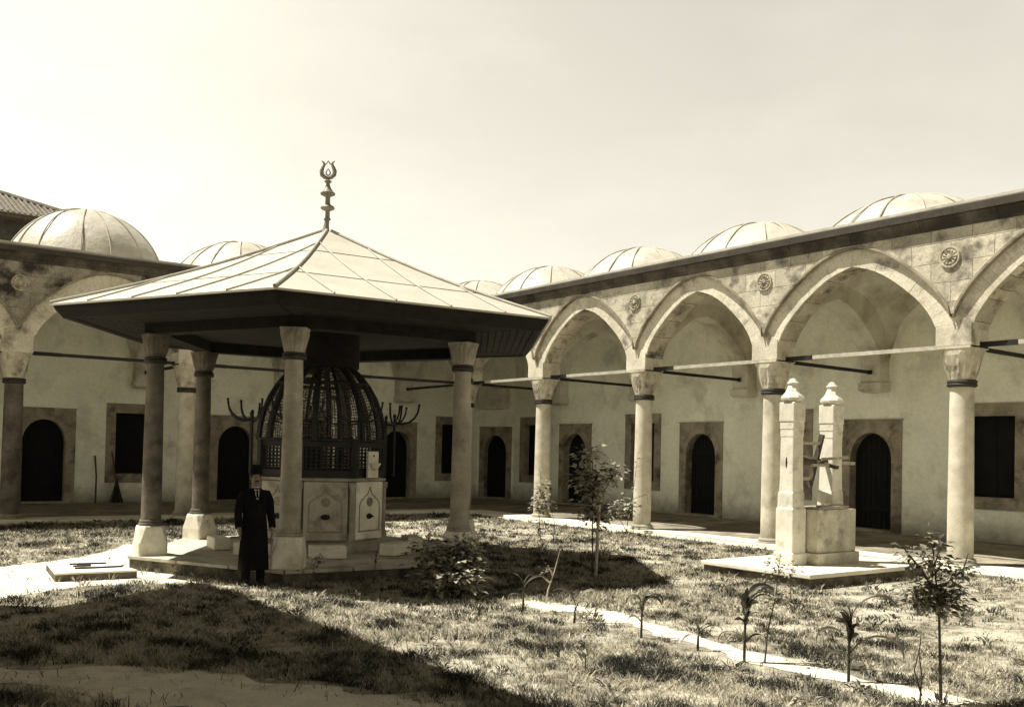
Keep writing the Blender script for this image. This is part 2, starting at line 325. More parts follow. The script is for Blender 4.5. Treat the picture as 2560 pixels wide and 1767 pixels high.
def holed_wall(mb, u0, u1, z0, z1, v, holes, thick=.3, axis=1):
    us = sorted({u0, u1, *[h[0] for h in holes], *[h[1] for h in holes]}); zs = sorted({z0, z1, *[h[2] for h in holes], *[h[3] for h in holes]})
    for i in range(len(us)-1):
        for k in range(len(zs)-1):
            cu, cz = (us[i]+us[i+1])/2, (zs[k]+zs[k+1])/2
            if any(h[0] < cu < h[1] and h[2] < cz < h[3] for h in holes): continue
            mb.add([(us[i],v,zs[k]),(us[i+1],v,zs[k]),(us[i+1],v,zs[k+1]),(us[i],v,zs[k+1])], [(0,1,2,3)])
    for h in holes:
        a, b, c, d = h; w_ = v+thick
        mb.add([(a,v,c),(b,v,c),(b,v,d),(a,v,d),(a,w_,c),(b,w_,c),(b,w_,d),(a,w_,d)], [(0,1,5,4),(1,2,6,5),(2,3,7,6),(3,0,4,7)])
    mb.add([(u0,v+thick,z0),(u1,v+thick,z0),(u1,v+thick,z1),(u0,v+thick,z1)], [(0,1,2,3)])

def make_dome(root, c, r, h):
    """lead-covered dome: shallow cap with rolled seams and a skirt"""
    Rr = (r*r + h*h)/(2*h); zc = h - Rr; n = 48; mb = MB(); rings = [[(c[0]+(r+.22)*math.cos(2*math.pi*i/n), c[1]+(r+.22)*math.sin(2*math.pi*i/n), c[2]-.02) for i in range(n)],
        [(c[0]+(r+.10)*math.cos(2*math.pi*i/n), c[1]+(r+.10)*math.sin(2*math.pi*i/n), c[2]+.10) for i in range(n)]]
    th0 = math.asin(min(1, r/Rr))
    if h > r: th0 = math.pi - th0
    for k in range(13):
        th = th0*(1-k/12.6); rr = Rr*math.sin(th); z = zc + Rr*math.cos(th)
        rings.append([(c[0]+rr*math.cos(2*math.pi*i/n), c[1]+rr*math.sin(2*math.pi*i/n), c[2]+.10+z) for i in range(n)])
    jp = [rnd.uniform(0,6.28) for _ in range(6)]; sp_ = rnd.uniform(0,1)
    for ri in range(2, len(rings)):
        for i, q in enumerate(rings[ri]):
            f_ = 1 + .006*math.sin(5*2*math.pi*i/n+jp[0]+ri*.7) + .005*math.sin(9*2*math.pi*i/n+jp[1]-ri*.9) + .004*math.sin(14*2*math.pi*i/n+jp[2])
            rings[ri][i] = (c[0]+(q[0]-c[0])*f_, c[1]+(q[1]-c[1])*f_, q[2]+.012*math.sin(3*2*math.pi*i/n+jp[3]+ri))
    mb.rings(rings)
    d = mb.build('dome', lead, root, smooth=True)
    sm = MB()
    for q in range(14):
        a = 2*math.pi*(q+sp_+.12*math.sin(q*2.3+jp[4]))/14
        pts = []
        for k in range(13):
            th = th0*(1-k/12.9); rr = Rr*math.sin(th)+.016; z = zc + Rr*math.cos(th)+.014
            pts.append((c[0]+rr*math.cos(a), c[1]+rr*math.sin(a), c[2]+.10+z))
        sm.tube(pts, [.020]*12+[.012], 6)
    sm.build('seams', seamm, d, smooth=True)
    return d

def sail_vault(root, u0, u1, v0, v1):
    n = 14; mb = MB(); cu, cv = (u0+u1)/2, (v0+v1)/2; hd2 = ((u1-u0)/2)**2 + ((v1-v0)/2)**2
    for i in range(n+1):
        for j in range(n+1):
            u = u0 + (u1-u0)*i/n; v = v0 + (v1-v0)*j/n; q = (u-cu)**2 + (v-cv)**2
            mb.v.append((u, v, 4.55 + math.sqrt(max(0, hd2-q))*.88))
    for i in range(n):
        for j in range(n): a = i*(n+1)+j; mb.f.append((a, a+n+1, a+n+2, a+1))
    return mb.build('vault', vaultm, root, smooth=True)

def wing(root, us, rodm, ashm, ustart, uend, vwall, doors, windows, domes, sidecorbel, first_rod=True, col_skip=(), rosettes=(), wall_ext=(0,0)):
    # arcade wall, one mesh of ashlar
    mb = MB()
    for a, b in zip(us[:-1], us[1:]): wall_arch(mb, arch(a+HW, b-HW), VF, VB)
    for a in us:
        lo, hi = a-HW, a+HW
        mb.add([(lo,VF,4.27),(hi,VF,4.27),(hi,VB,4.27),(lo,VB,4.27),(lo,VF,ZT),(hi,VF,ZT),(hi,VB,ZT),(lo,VB,ZT)], [(0,1,2,3),(0,1,5,4),(1,2,6,5),(2,3,7,6),(3,0,4,7)])
    VP = VF-.095
    for a, b in zip(us[:-1], us[1:]):
        p = [q for q in arch(a+HW, b-HW, sub=2) if q[1] >= 4.72]; o = offset(p, .415, a+.001, b-.001); o = [(a+.0005, 4.93)] + [(x, max(z, 4.93)) for x, z in o] + [(b-.0005, 4.93)]
        wall_arch(mb, o, VP, VF+.01)
    aw = mb.build('arcade_wall', ashm, root)
    for a in us:
        ap_ = MB()          # gabled head of the impost where two rings meet
        ap_.rings([[(a+x_,v_,z_) for x_, z_ in ((-.372,4.701),(.372,4.701),(.372,4.76),(0,4.97),(-.372,4.76))] for v_ in (VF-.034, VF+.02)])
        ap_.build('impost_head', vous, aw)
    # pointed rings of voussoirs, a proud hood above each
    for a, b in zip(us[:-1], us[1:]):
        p = arch(a+HW, b-HW, sub=2); p = [q for q in p if q[1] >= 4.69]
        # resample evenly
        d = [0]
        for i in range(1, len(p)): d.append(d[-1] + math.dist(p[i], p[i-1]))
        N = 26; q = []
        for k in range(N+1):
            s = d[-1]*k/N; i = max(j for j in range(len(d)) if d[j] <= s + 1e-9); i = min(i, len(p)-2); t = (s-d[i])/(d[i+1]-d[i]); q.append((p[i][0]*(1-t)+p[i+1][0]*t, p[i][1]*(1-t)+p[i+1][1]*t))
        o = offset(q, .40, a+.01, b-.01); vr = MB(); hd = MB()
        for k in range(N):
            g = .012; t0, t1 = g, 1-g
            I = lambda A, B, t: (A[0]*(1-t)+B[0]*t, A[1]*(1-t)+B[1]*t)
            i0, i1, o0, o1 = I(q[k],q[k+1],t0), I(q[k],q[k+1],t1), I(o[k],o[k+1],t0), I(o[k],o[k+1],t1)
            pr = -.018 - .006*rnd.random()
            vr.add([(i0[0],VF+pr,i0[1]),(i1[0],VF+pr,i1[1]),(o1[0],VF+pr,o1[1]),(o0[0],VF+pr,o0[1]),(i0[0],VF+.02,i0[1]),(i1[0],VF+.02,i1[1]),(o1[0],VF+.02,o1[1]),(o0[0],VF+.02,o0[1])], [(0,1,2,3),(0,1,5,4),(1,2,6,5),(2,3,7,6),(3,0,4,7)])
        h0 = offset(q, .405, a+.02, b-.02); h1 = offset(q, .455, a+.05, b-.05)
        for k in range(N):
            if o[k][1] < 4.9 or o[k+1][1] < 4.9: pass
            v_ = [(h0[k][0],VF-.130,h0[k][1]),(h0[k+1][0],VF-.130,h0[k+1][1]),(h1[k+1][0],VF-.125,h1[k+1][1]),(h1[k][0],VF-.125,h1[k][1]),(h0[k][0],VF+.01,h0[k][1]),(h0[k+1][0],VF+.01,h0[k+1][1]),(h1[k+1][0],VF+.01,h1[k+1][1]),(h1[k][0],VF+.01,h1[k][1])]
            hd.add(v_, [(0,1,2,3),(0,1,5,4),(2,3,7,6)])
        r_ = vr.build('arch_ring', vous, aw); hd.build('hood_moulding', surr, aw)
    # imposts between the capitals and the arches
    for a in us: MB().box((a-HW-.012,VF-.036,4.30),(a+HW+.012,VB+.022,4.70)).build('impost', vous, root, bevel=.012)
    # cornice
    prof = [(VF-.06,6.62),(-.43,6.63),(-.435,6.70),(-.47,6.73),(-.48,6.79),(-.53,6.84)]; prof = prof + [(-.53,6.86),(VF-.06,6.86)]
    cm = MB(); seg = []; u = ustart
    while u < uend - 1e-6: seg.append(u); u += 1.6
    for u in seg:
        e = min(u+1.588, uend); j = rnd.uniform(-.006,.006)
        cm.rings([[(u, v+j, z) for v, z in prof], [(e, v+j*1.5, z+rnd.uniform(-.004,.004)) for v, z in prof]])
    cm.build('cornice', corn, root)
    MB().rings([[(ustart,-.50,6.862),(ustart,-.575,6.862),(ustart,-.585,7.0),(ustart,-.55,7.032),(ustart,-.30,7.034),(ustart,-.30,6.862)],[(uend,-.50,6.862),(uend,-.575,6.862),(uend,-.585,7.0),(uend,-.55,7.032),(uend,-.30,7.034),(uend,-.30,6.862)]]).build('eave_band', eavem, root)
    MB().box((ustart,-.54,7.036),(uend,12,7.09)).build('roof', lead, root)
    # columns, each with base, collar and capital
    proto = None
    for a in us:
        if a in col_skip: continue
        if proto is None: proto = proto_column(root, (a,0,0))
        else:
            cc = copy_tree(proto, root, (a,0,0)); cc.rotation_euler = (0,0,math.pi/2*rnd.randrange(4))
            if a == -14.09: cc.material_slots[0].link = 'OBJECT'; cc.material_slots[0].material = pcold      # shade on this shaft is put into its colour
    # iron tie rods: along the arcade, and back to the wall
    for a, b in zip(us[:-1], us[1:]):
        MB().bar((a+HW-.02,0,4.325),(b-HW+.02,0,4.325),.06,.085).build('tie_rod', rodm, root)
    for a in us:
        t = MB().bar((a+.02,VB-.1,4.32),(a+.02,vwall-.44,4.29),.07,.08); t.box((a-.035,vwall-.50,4.235),(a+.075,vwall-.455,4.345)); t.bar((a+HW-.03,.0,4.325),(a+HW+.75,.0,4.325),.075,.10); t.build('tie_rod', iron, root)
    # transverse arches to wall corbels, and a vault and dome over each bay
    for a in us:
        mb = MB(); wall_arch(mb, arch(VB, vwall-.42, .89), a-.29, a+.29, 7.0, swap=True)
        mb.box((a-.285,vwall-.412,4.0),(a+.285,vwall+.01,7.0))
        ta = mb.build('cross_arch', vaultm, root)
        cb = MB().box((a-.33,vwall-.46,3.84),(a+.33,vwall+.01,4.02)); cb.rings([[(a-.28,vwall-.34,3.78),(a+.28,vwall-.34,3.78),(a+.28,vwall+.01,3.78),(a-.28,vwall+.01,3.78)],[(a-.33,vwall-.46,3.838),(a+.33,vwall-.46,3.838),(a+.33,vwall+.01,3.838),(a-.33,vwall+.01,3.838)]])
        cb.build('corbel', vaultm, ta)
    for a, b in zip(us[:-1], us[1:]): sail_vault(root, a+.28, b-.28, VB-.02, vwall+.02)
    for (u, v, r, h) in domes: make_dome(root, (u, v, 7.09), r, h)
    for (u, z) in rosettes:
        ro = MB(); ring = []
        T = Matrix.Translation((u, VF-.09, z)) @ Matrix.Rotation(R(90), 4, 'X')
        prof = [(.0,.045),(.035,.055),(.06,.03),(.10,.028),(.14,.045),(.165,.02),(.185,.045),(.21,.045),(.22,-.01)]
        ro.rings([[T @ Vector((rr*(1+.05*math.sin(12*math.pi*2*i/48)*(.06<rr<.16))*math.cos(2*math.pi*i/48)+1e-4, rr*math.sin(2*math.pi*i/48), zz + (.012*math.sin(12*2*math.pi*i/48) if .05 < rr < .16 else 0))) for i in range(48)] for rr, zz in prof if rr > 0], cap=True)
        ro.build('rosette', rosm, aw, smooth=True)
    # back wall of the cells with its doors and windows
    holes = [(u-.7,u+.7,z,z+2.6) for u, z in doors] + [(u-.6,u+.6,z,z+1.98) for u, z in windows]
    bwm = MB(); holed_wall(bwm, wall_ext[0], wall_ext[1], -.1, 7.12, vwall, holes); bwm.build('back_wall', plaster, root)
    SCL = Matrix.Diagonal((1.03,1,1.025,1))
    for u, z in doors: door_parts(root, Matrix.Translation((u, vwall, z)) @ SCL)
    for u, z in windows: window_parts(root, Matrix.Translation((u, vwall, z)) @ SCL)

RW = empty('portico_wing', (0,0,0), R(-90), 'long sunlit domed portico with pointed arches running down the right side of the courtyard', 'portico', 'domed porticoes around the courtyard')
usR = [.3, 4.6, 9.04, 13.4, 18.05, 22.6, 27.1, 31.5]
domR = [(-1.76,1.9,1.95,1.14)] + [(u_, 1.9, 1.95, h_) for u_, h_ in ((2.5,1.08),(6.95,1.03),(11.4,1.0),(15.75,.87),(20.4,.9),(24.8,.9),(29.3,.9))]
wing(RW, usR, ironl, ashlar, -.22, 31.9, 4.3, [(1.04,.14),(7.17,.14),(13.18,.15),(19.2,.15),(25.3,.15)], [(-1.45,1.08),(4.56,1.09),(10.5,1.11),(16.42,1.15),(22.4,1.15),(28.3,1.15)], domR, None, rosettes=[(13.43,6.13),(18.0,6.05),(22.6,6.05),(9.04,6.13)], wall_ext=(-2.72,32))
LW = empty('portico_wing', (0,-.3,0), 0, 'shaded domed portico running across the back left of the courtyard behind the fountain kiosk', 'portico', 'domed porticoes around the courtyard')
usL = [-27.3, -22.9, -18.5, -14.09, -9.61, -4.8, .04]
domL = [((a+b)/2-.1, 2.2, 2.1, 1.55 if k in (3,) else 1.28) for k, (a, b) in enumerate(zip(usL[:-1], usL[1:]))]
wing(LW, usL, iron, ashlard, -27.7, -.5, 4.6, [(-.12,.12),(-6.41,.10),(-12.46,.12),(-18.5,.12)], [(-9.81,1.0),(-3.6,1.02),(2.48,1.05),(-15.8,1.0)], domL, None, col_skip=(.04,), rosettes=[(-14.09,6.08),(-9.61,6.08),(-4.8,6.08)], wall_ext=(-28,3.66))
# corner bay: chamfered wall with its own door, vault
a = Vector((3.64,4.3,0)); b = Vector((4.3,2.70,0)); d = (b-a).normalized(); nrm = Vector((-d.y, d.x, 0))   # into the wall
if nrm.x < 0: nrm = -nrm
Lc = (b-a).length
mloc = Matrix((d, nrm, Vector((0,0,1)))).transposed().to_4x4(); mloc.translation = a
mc = MB(); holed_wall(mc, -.05, Lc+.05, -.1, 7.1, 0, [(Lc/2-.62, Lc/2+.62, .13, 2.73)], .3); mc.v = [tuple(mloc @ Vector(p)) for p in mc.v]
LWo = Vector((0,.3,0))
mc.v = [tuple(Vector(p)+LWo) for p in mc.v]; mc.build('corner_wall', plaster, LW)
m2 = Matrix.Translation(LWo) @ mloc @ Matrix.Translation((Lc/2, 0, .13)) @ Matrix.Diagonal((.86,1,1,1)); door_parts(LW, m2)
sail_vault(LW, .33, 4.32, .3, 4.62)
# squinch block over the corner door
sq = MB(); sq.box((Lc/2-.62,-.38,3.68),(Lc/2+.62,.05,4.5), Matrix.Translation(LWo) @ mloc); sq.build('squinch', vaultm, LW, bevel=.02)
# wall of the cells seen behind, closing the corner roof
MB().box((-.5,-.25,7.036),(12,12,7.088)).build('roof', lead, LW)

# ------------------------------------------------------------------ ground, walkway, kerbs, paths
G = -.1
gm = MB(); gm.add([(-400,-400,G),(400,-400,G),(400,400,G),(-400,400,G)], [(0,1,2,3)]); tag(gm.build('ground', dirt), 'dry earth of the courtyard', None, None, 'structure')
wk = MB(); xs = [-.40,-.1,.3]+[.3+4.1*i/10 for i in range(1,11)]; 
def wz(x, y): return .13*min(1, max(0, (max(x, y+.3)-.3)/4.0))
def grid(mb, X, Y):
    n0 = len(mb.v)
    for x in X:
        for y in Y: mb.v.append((x, y, wz(x, y)))
    m = len(Y)
    for i in range(len(X)-1):
        for j in range(m-1): q = n0+i*m+j; mb.f.append((q, q+m, q+m+1, q+1))
grid(wk, xs, [-33+i*1.0 for i in range(33)]+[-.70,-.3,0]+[4.4*i/8 for i in range(1,9)])
grid(wk, [-29+i*1.0 for i in range(29)]+[-.40], [-.70,-.4,0]+[4.4*i/10 for i in range(1,11)])
wk = wk.build('walkway', paving); tag(wk, kind='structure')
kb = MB()
def kerb_run(mb, x0, x1, y0, y1, z, along):
    p = (y0 if along == 'y' else x0); end = (y1 if along == 'y' else x1)
    while p < end:
        L = rnd.uniform(.8,1.5); e = min(p+L-.012, end); j = rnd.uniform(-.015,.015); dz = rnd.uniform(-.008,.004)
        if along == 'y': mb.box((x0+j,p,G-.05),(x1,e,z+dz))
        else: mb.box((p,y0+j,G-.05),(e,y1,z+dz))
        p += L
kerb_run(kb, -.42,-.401,-33,-.7,-.003,'y'); kerb_run(kb, -29,-.401,-.72,-.701,-.003,'x')
kerb_run(kb, -.395,.42,-33,-.75,.012,'y'); kerb_run(kb, -29,-.41,-.695,.12,.012,'x')  # added pale slab row: sunlit walkway edge put into the colour
kerb_run(kb, -.72,-.425,-33,-1.0,-.055,'y'); kerb_run(kb, -29,-.72,-1.0,-.725,-.055,'x')
tag(kb.build('kerb', slabm, bevel=.012), kind='structure')
def path(pts, wd, z, name='path'):
    mb = MB(); P = []
    for i in range(len(pts)-1):
        for k in range(14):
            t = k/14; P.append((pts[i][0]*(1-t)+pts[i+1][0]*t, pts[i][1]*(1-t)+pts[i+1][1]*t, wd[i]*(1-t)+wd[i+1]*t))
    P.append((*pts[-1], wd[-1])); L = []; Rr = []
    P = [(x, y, w_*(1+.28*math.sin(i_*.37)+.22*math.sin(i_*.83+1))) for i_, (x, y, w_) in enumerate(P)]
    for i, (x, y, w_) in enumerate(P):
        a_ = P[max(0,i-2)]; b_ = P[min(len(P)-1,i+2)]; t = Vector((b_[0]-a_[0], b_[1]-a_[1])).normalized(); n_ = Vector((-t.y, t.x))
        L.append((x+n_.x*(w_/2+rnd.uniform(-.05,.05)), y+n_.y*(w_/2+rnd.uniform(-.05,.05)), z)); Rr.append((x-n_.x*(w_/2+rnd.uniform(-.05,.05)), y-n_.y*(w_/2+rnd.uniform(-.05,.05)), z))
    mb.v = L+Rr; n_ = len(L)
    for i in range(n_-1): mb.f.append((i, i+1, n_+i+1, n_+i))
    return tag(mb.build(name, pathm, recalc=False), kind='structure')
path([(-10.3,-17.3),(-9.95,-18.5),(-10.0,-19.4),(-10.22,-20.5),(-10.38,-21.7),(-10.35,-23.5),(-10.5,-27.5)], [.5,.62,.42,.38,.40,.42,.5], G+.006)
POLY = [(-21,-12.9),(-18.5,-11.6),(-16.4,-10.4),(-15.2,-9.7),(-14.2,-9.0),(-13.4,-7.8),(-12.9,-6.9),(-12.65,-7.1),(-13.1,-8.6),(-13.55,-9.9),(-13.9,-10.9),(-13.75,-11.6),(-13.4,-12.3),(-13.2,-13.05),(-13.55,-13.4),(-14.3,-13.2),(-15.1,-12.95),(-16.2,-13.6),(-17.5,-14.6),(-21,-16.2)]
pj = []
for (x0,y0),(x1,y1) in zip(POLY, POLY[1:]+POLY[:1]):
    for k in range(9): t = k/9; pj.append((x0*(1-t)+x1*t+rnd.uniform(-.04,.04), y0*(1-t)+y1*t+rnd.uniform(-.04,.04), G+.006))
tag(MB().add(pj, [tuple(range(len(pj)))]).build('path', pathm, recalc=False), kind='structure')
path([(-19,-17.6),(-16.6,-18.8),(-15.6,-20.2),(-15.0,-22.0),(-14.8,-26)], [.8,1.0,1.5,1.9,2.4], G+.006)
PATHS = [([(-10.3,-17.3),(-9.95,-18.5),(-10.0,-19.4),(-10.22,-20.5),(-10.38,-21.7),(-10.35,-23.5),(-10.5,-27.5)], [.2,.27,.17,.15,.16,.17,.2]),
 ([(-19,-17.6),(-16.6,-18.8),(-15.6,-20.2),(-15.0,-22.0),(-14.8,-26)], [.35,.45,.7,.9,1.1])]

# ------------------------------------------------------------------ fountain kiosk
HC = Vector((-10.70,-11.54,0)); ROT = -2.1635
def hexp(r, z, k): a_ = ROT + k*math.pi/3; return (HC.x + r*math.cos(a_), HC.y + r*math.sin(a_), z)
KI = empty('fountain_kiosk', HC, 0, 'six-sided fountain kiosk with broad pale lead roof on slender columns in the courtyard', 'kiosk')
def kb_(mb): mb.v = [tuple(Vector(p)-HC) for p in mb.v]; return mb
pl = MB(); pl.rings([[hexp(3.36, G-.05, k) for k in range(6)], [hexp(3.36, .09, k) for k in range(6)]]); kb_(pl).build('platform', sidem, KI)  # side shade painted in by the dark material
pt = MB(); n_ = 6                                   # top slabs with open joints
for k in range(6):
    A, B = Vector(hexp(3.40,0,k)), Vector(hexp(3.40,0,(k+1)%6)); Ai, Bi = Vector(hexp(2.45,0,k)), Vector(hexp(2.45,0,(k+1)%6)); Ci, Di = Vector(hexp(.9,0,k)), Vector(hexp(.9,0,(k+1)%6))
    nseg = 3
    for s in range(nseg):
        t0, t1 = s/nseg+.004, (s+1)/nseg-.004; dz = rnd.uniform(-.006,.006)
        for (P0, P1, Q0, Q1) in ((A,B,Ai,Bi),(Ai.lerp(A,-.02),Bi.lerp(B,-.02),Ci,Di)):
            q = [P0.lerp(P1,t0),P0.lerp(P1,t1),Q0.lerp(Q1,t1),Q0.lerp(Q1,t0)]
            pt.rings([[(p.x,p.y,.091) for p in q],[(p.x,p.y,.15+dz) for p in q]])
kb_(pt).build('platform_slabs', platm, KI, bevel=.01)
# columns
kc = None
for k in range(6):
    p = Vector(hexp(3.03,0,k)) - HC; az = ROT + k*math.pi/3
    if kc is None:
        kc = MB().lathe([(.165,.72),(.165,1.0),(.160,1.8),(.147,3.0),(.139,3.40)], 24).build('column', pcol, KI, smooth=True)
        ped = MB(); hw = .275
        def oct_(h, c, z): return [(h,-c,z),(h,c,z),(c,h,z),(-c,h,z),(-h,c,z),(-h,-c,z),(-c,-h,z),(c,-h,z)]
        ped.rings([oct_(.235,.215,.14), oct_(.24,.215,.36), oct_(.228,.165,.50), oct_(.222,.14,.60), oct_(.21,.13,.645)]); ped.build('pedestal', marble, kc, bevel=.012)
        MB().lathe([(.19,.64),(.208,.66),(.204,.69),(.18,.70),(.192,.72),(.184,.745),(.165,.75)], 24).build('base_ring', pcol, kc, smooth=True)
        MB().lathe([(.155,3.39),(.19,3.40),(.195,3.45),(.18,3.47),(.19,3.49),(.165,3.505)], 24).build('collar', bronze, kc, smooth=True)
        cp = MB(); rings = []
        for j, t in enumerate((0,.25,.5,.75,.93,1)):
            ring = []
            for i in range(32):
                a_ = 2*math.pi*(i+.5)/32; sqr = .215/max(abs(math.cos(a_)),abs(math.sin(a_))); e = t**1.1; r = .16*(1-e)+min(sqr,.275)*e; tri = abs((i%8)-3.5)/3.5
                if 0 < j < 4: r += .016*(1-2*abs(tri-t)) + (.006 if i % 2 else -.006)
                ring.append((r*math.cos(a_), r*math.sin(a_), 3.5+.39*t))
            rings.append(ring)
        cp.rings(rings).build('capital', pcol, kc)
        kc.location = p; kc.rotation_euler = (0,0,az); c0 = kc
    else: c0 = copy_tree(kc, KI, p); c0.rotation_euler = (0,0,az)
    if k in (3, 4, 5):          # the left-hand and rear shafts take the darker brown column tone
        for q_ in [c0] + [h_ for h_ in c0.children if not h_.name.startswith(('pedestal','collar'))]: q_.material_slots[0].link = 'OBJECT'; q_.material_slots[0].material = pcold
# beams, ceiling, fascia, roof
bm_ = MB()
for k in range(6):
    A, B = Vector(hexp(3.03,0,k)), Vector(hexp(3.03,0,(k+1)%6)); o1 = [Vector(hexp(r,0,kk)) for r in (3.23,2.85) for kk in (k,(k+1)%6)]
    ring0 = [(o1[0].x,o1[0].y,3.895),(o1[1].x,o1[1].y,3.895),(o1[3].x,o1[3].y,3.895),(o1[2].x,o1[2].y,3.895)]
    bm_.rings([ring0, [(x,y,4.15) for x,y,z in ring0]])
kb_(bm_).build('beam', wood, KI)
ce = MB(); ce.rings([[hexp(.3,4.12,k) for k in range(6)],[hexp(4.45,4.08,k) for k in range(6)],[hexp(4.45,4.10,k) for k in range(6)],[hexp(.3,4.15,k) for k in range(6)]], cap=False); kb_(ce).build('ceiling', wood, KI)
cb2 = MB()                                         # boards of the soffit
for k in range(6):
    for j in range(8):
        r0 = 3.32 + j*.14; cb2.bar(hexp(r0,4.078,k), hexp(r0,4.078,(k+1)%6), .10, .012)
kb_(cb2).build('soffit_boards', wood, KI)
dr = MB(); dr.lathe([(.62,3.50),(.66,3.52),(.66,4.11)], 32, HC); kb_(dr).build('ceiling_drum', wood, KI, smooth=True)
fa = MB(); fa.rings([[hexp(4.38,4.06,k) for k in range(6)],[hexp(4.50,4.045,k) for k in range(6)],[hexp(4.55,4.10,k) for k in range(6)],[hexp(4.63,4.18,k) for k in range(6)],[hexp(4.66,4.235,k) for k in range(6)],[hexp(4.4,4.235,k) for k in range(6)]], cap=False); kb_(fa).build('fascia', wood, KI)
APZ = 6.12; EZ = 4.262; ER = 4.71
def roofz(f): return EZ + (APZ-EZ)*(1-f) - .10*math.sin(math.pi*f)*1.0   # slight sag
rf = MB(); NR = 14
rings = []
for j in range(NR+1):
    f = 1 - j/NR*.985; rings.append([hexp(ER*f, roofz(f), k) for k in range(6)])
rings.insert(0, [hexp(ER, EZ-.028, k) for k in range(6)])
rf.rings(rings); kb_(rf).build('roof', leadr, KI)
sm = MB()
def rp(A, B, s, f):  # point on face: s along eave 0..1 at eave, going straight up-slope
    return None
for k in range(6):
    pts = [Vector(hexp(ER*f, roofz(f)+.022, k)) for f in [1-j/NR*.98 for j in range(NR+1)]]; sm.tube(pts, .026, 8)       # hip roll
    A, B = Vector(hexp(ER,0,k)), Vector(hexp(ER,0,(k+1)%6)); mid = (A+B)/2; inn = (HC-mid).length; dirn = (HC-mid).normalized(); e = (B-A).normalized(); half = (B-A).length/2
    for s in (-.62,-.2,.2,.62):
        x = s*half; fmax = abs(s); pts = []
        for j in range(9):
            f = 1 - (1-fmax)*j/8*.995; q = mid + e*x + dirn*inn*(1-f); pts.append(Vector((q.x,q.y,roofz(f)+.014)))
        sm.tube(pts, .014, 6)
    for f in (.70,.33):
        q = [Vector(hexp(ER*f*1.0, roofz(f)+.003, kk)) for kk in (k,(k+1)%6)]
        sm.bar(q[0], q[1], .022, .012)
kb_(sm).build('roof_seams', seamm, KI, smooth=True)
# crescent-and-tulip finial
fi = MB(); tl = Matrix.Translation((0,0,6.05)) @ Matrix.Rotation(R(-1.5),4,'X')
off = lambda z: -.055*(1-min(1,max(0,z/.3)))      # bent foot
prof = [(.085,0),(.07,.06),(.05,.16),(.045,.25),(.065,.262),(.07,.28),(.045,.295),(.042,.42),(.06,.44),(.115,.46),(.135,.485),(.115,.515),(.07,.54),(.048,.56),(.045,.69),(.07,.71),(.135,.74),(.14,.765),(.10,.80),(.06,.86),(.035,.93),(.04,.965),(.068,.98),(.068,1.0),(.04,1.015),(.03,1.05)]
rings = [[tl @ Vector((-off(z)*-1*.8 + r*math.cos(2*math.pi*i/20)+ (.035 if .5<z<.8 else 0)*0, r*math.sin(2*math.pi*i/20), z)) for i in range(20)] for r, z in prof]
fi.rings(rings); fi_o = fi.build('finial', finm, KI, smooth=True)
em = MB(); vx = Vector((rt.x, rt.y, 0)).normalized()
def flat(pts, r): 
    P = [tl @ (vx*x + Vector((0,0,z))) for x, z in pts]; em.tube(P, r, 8)
for s in (-1, 1):
    flat([(0,1.05),(s*.06,1.07),(s*.115,1.12),(s*.125,1.19),(s*.10,1.26),(s*.075,1.31),(s*.085,1.355),(s*.125,1.385)], [.028,.036,.042,.040,.032,.024,.020,.008])
    flat([(0,1.10),(s*.035,1.13),(s*.04,1.17),(0,1.235)], [.012,.014,.012,.006])
    flat([(0,1.39),(s*.025,1.34),(s*.075,1.31)], [.006,.012,.014])
em.build('tulip_emblem', finm, fi_o, smooth=True)

# ------------------------------------------------------------------ marble fountain inside the kiosk
FO = empty('marble_fountain', (HC.x,HC.y,.15), 0, 'octagonal marble washing fountain with carved panels under the kiosk roof', 'fountain')
PH = math.atan2(-.9, -.43) + R(5)                  # direction of the front panel's normal
ZB, ZTK = .24, 1.34                                # tank bottom and top above the platform
def ocp(r, z, k, h=0): a_ = PH + (k+h)*math.pi/4; return (r*math.cos(a_), r*math.sin(a_), z)
tk = MB(); RI = 1.13; RC = RI/math.cos(math.pi/8)
tk.rings([[ocp(RC*.90,0,k,.5) for k in range(8)],[ocp(RC*.90,ZB,k,.5) for k in range(8)],[ocp(RC*.93,ZB,k,.5) for k in range(8)],[ocp(RC*.93,ZTK-.06,k,.5) for k in range(8)],[ocp(RC*1.02,ZTK-.05,k,.5) for k in range(8)],[ocp(RC*1.02,ZTK,k,.5) for k in range(8)],[ocp(RC*.9,ZTK+.03,k,.5) for k in range(8)]])
tk.build('tank', pcol, FO)
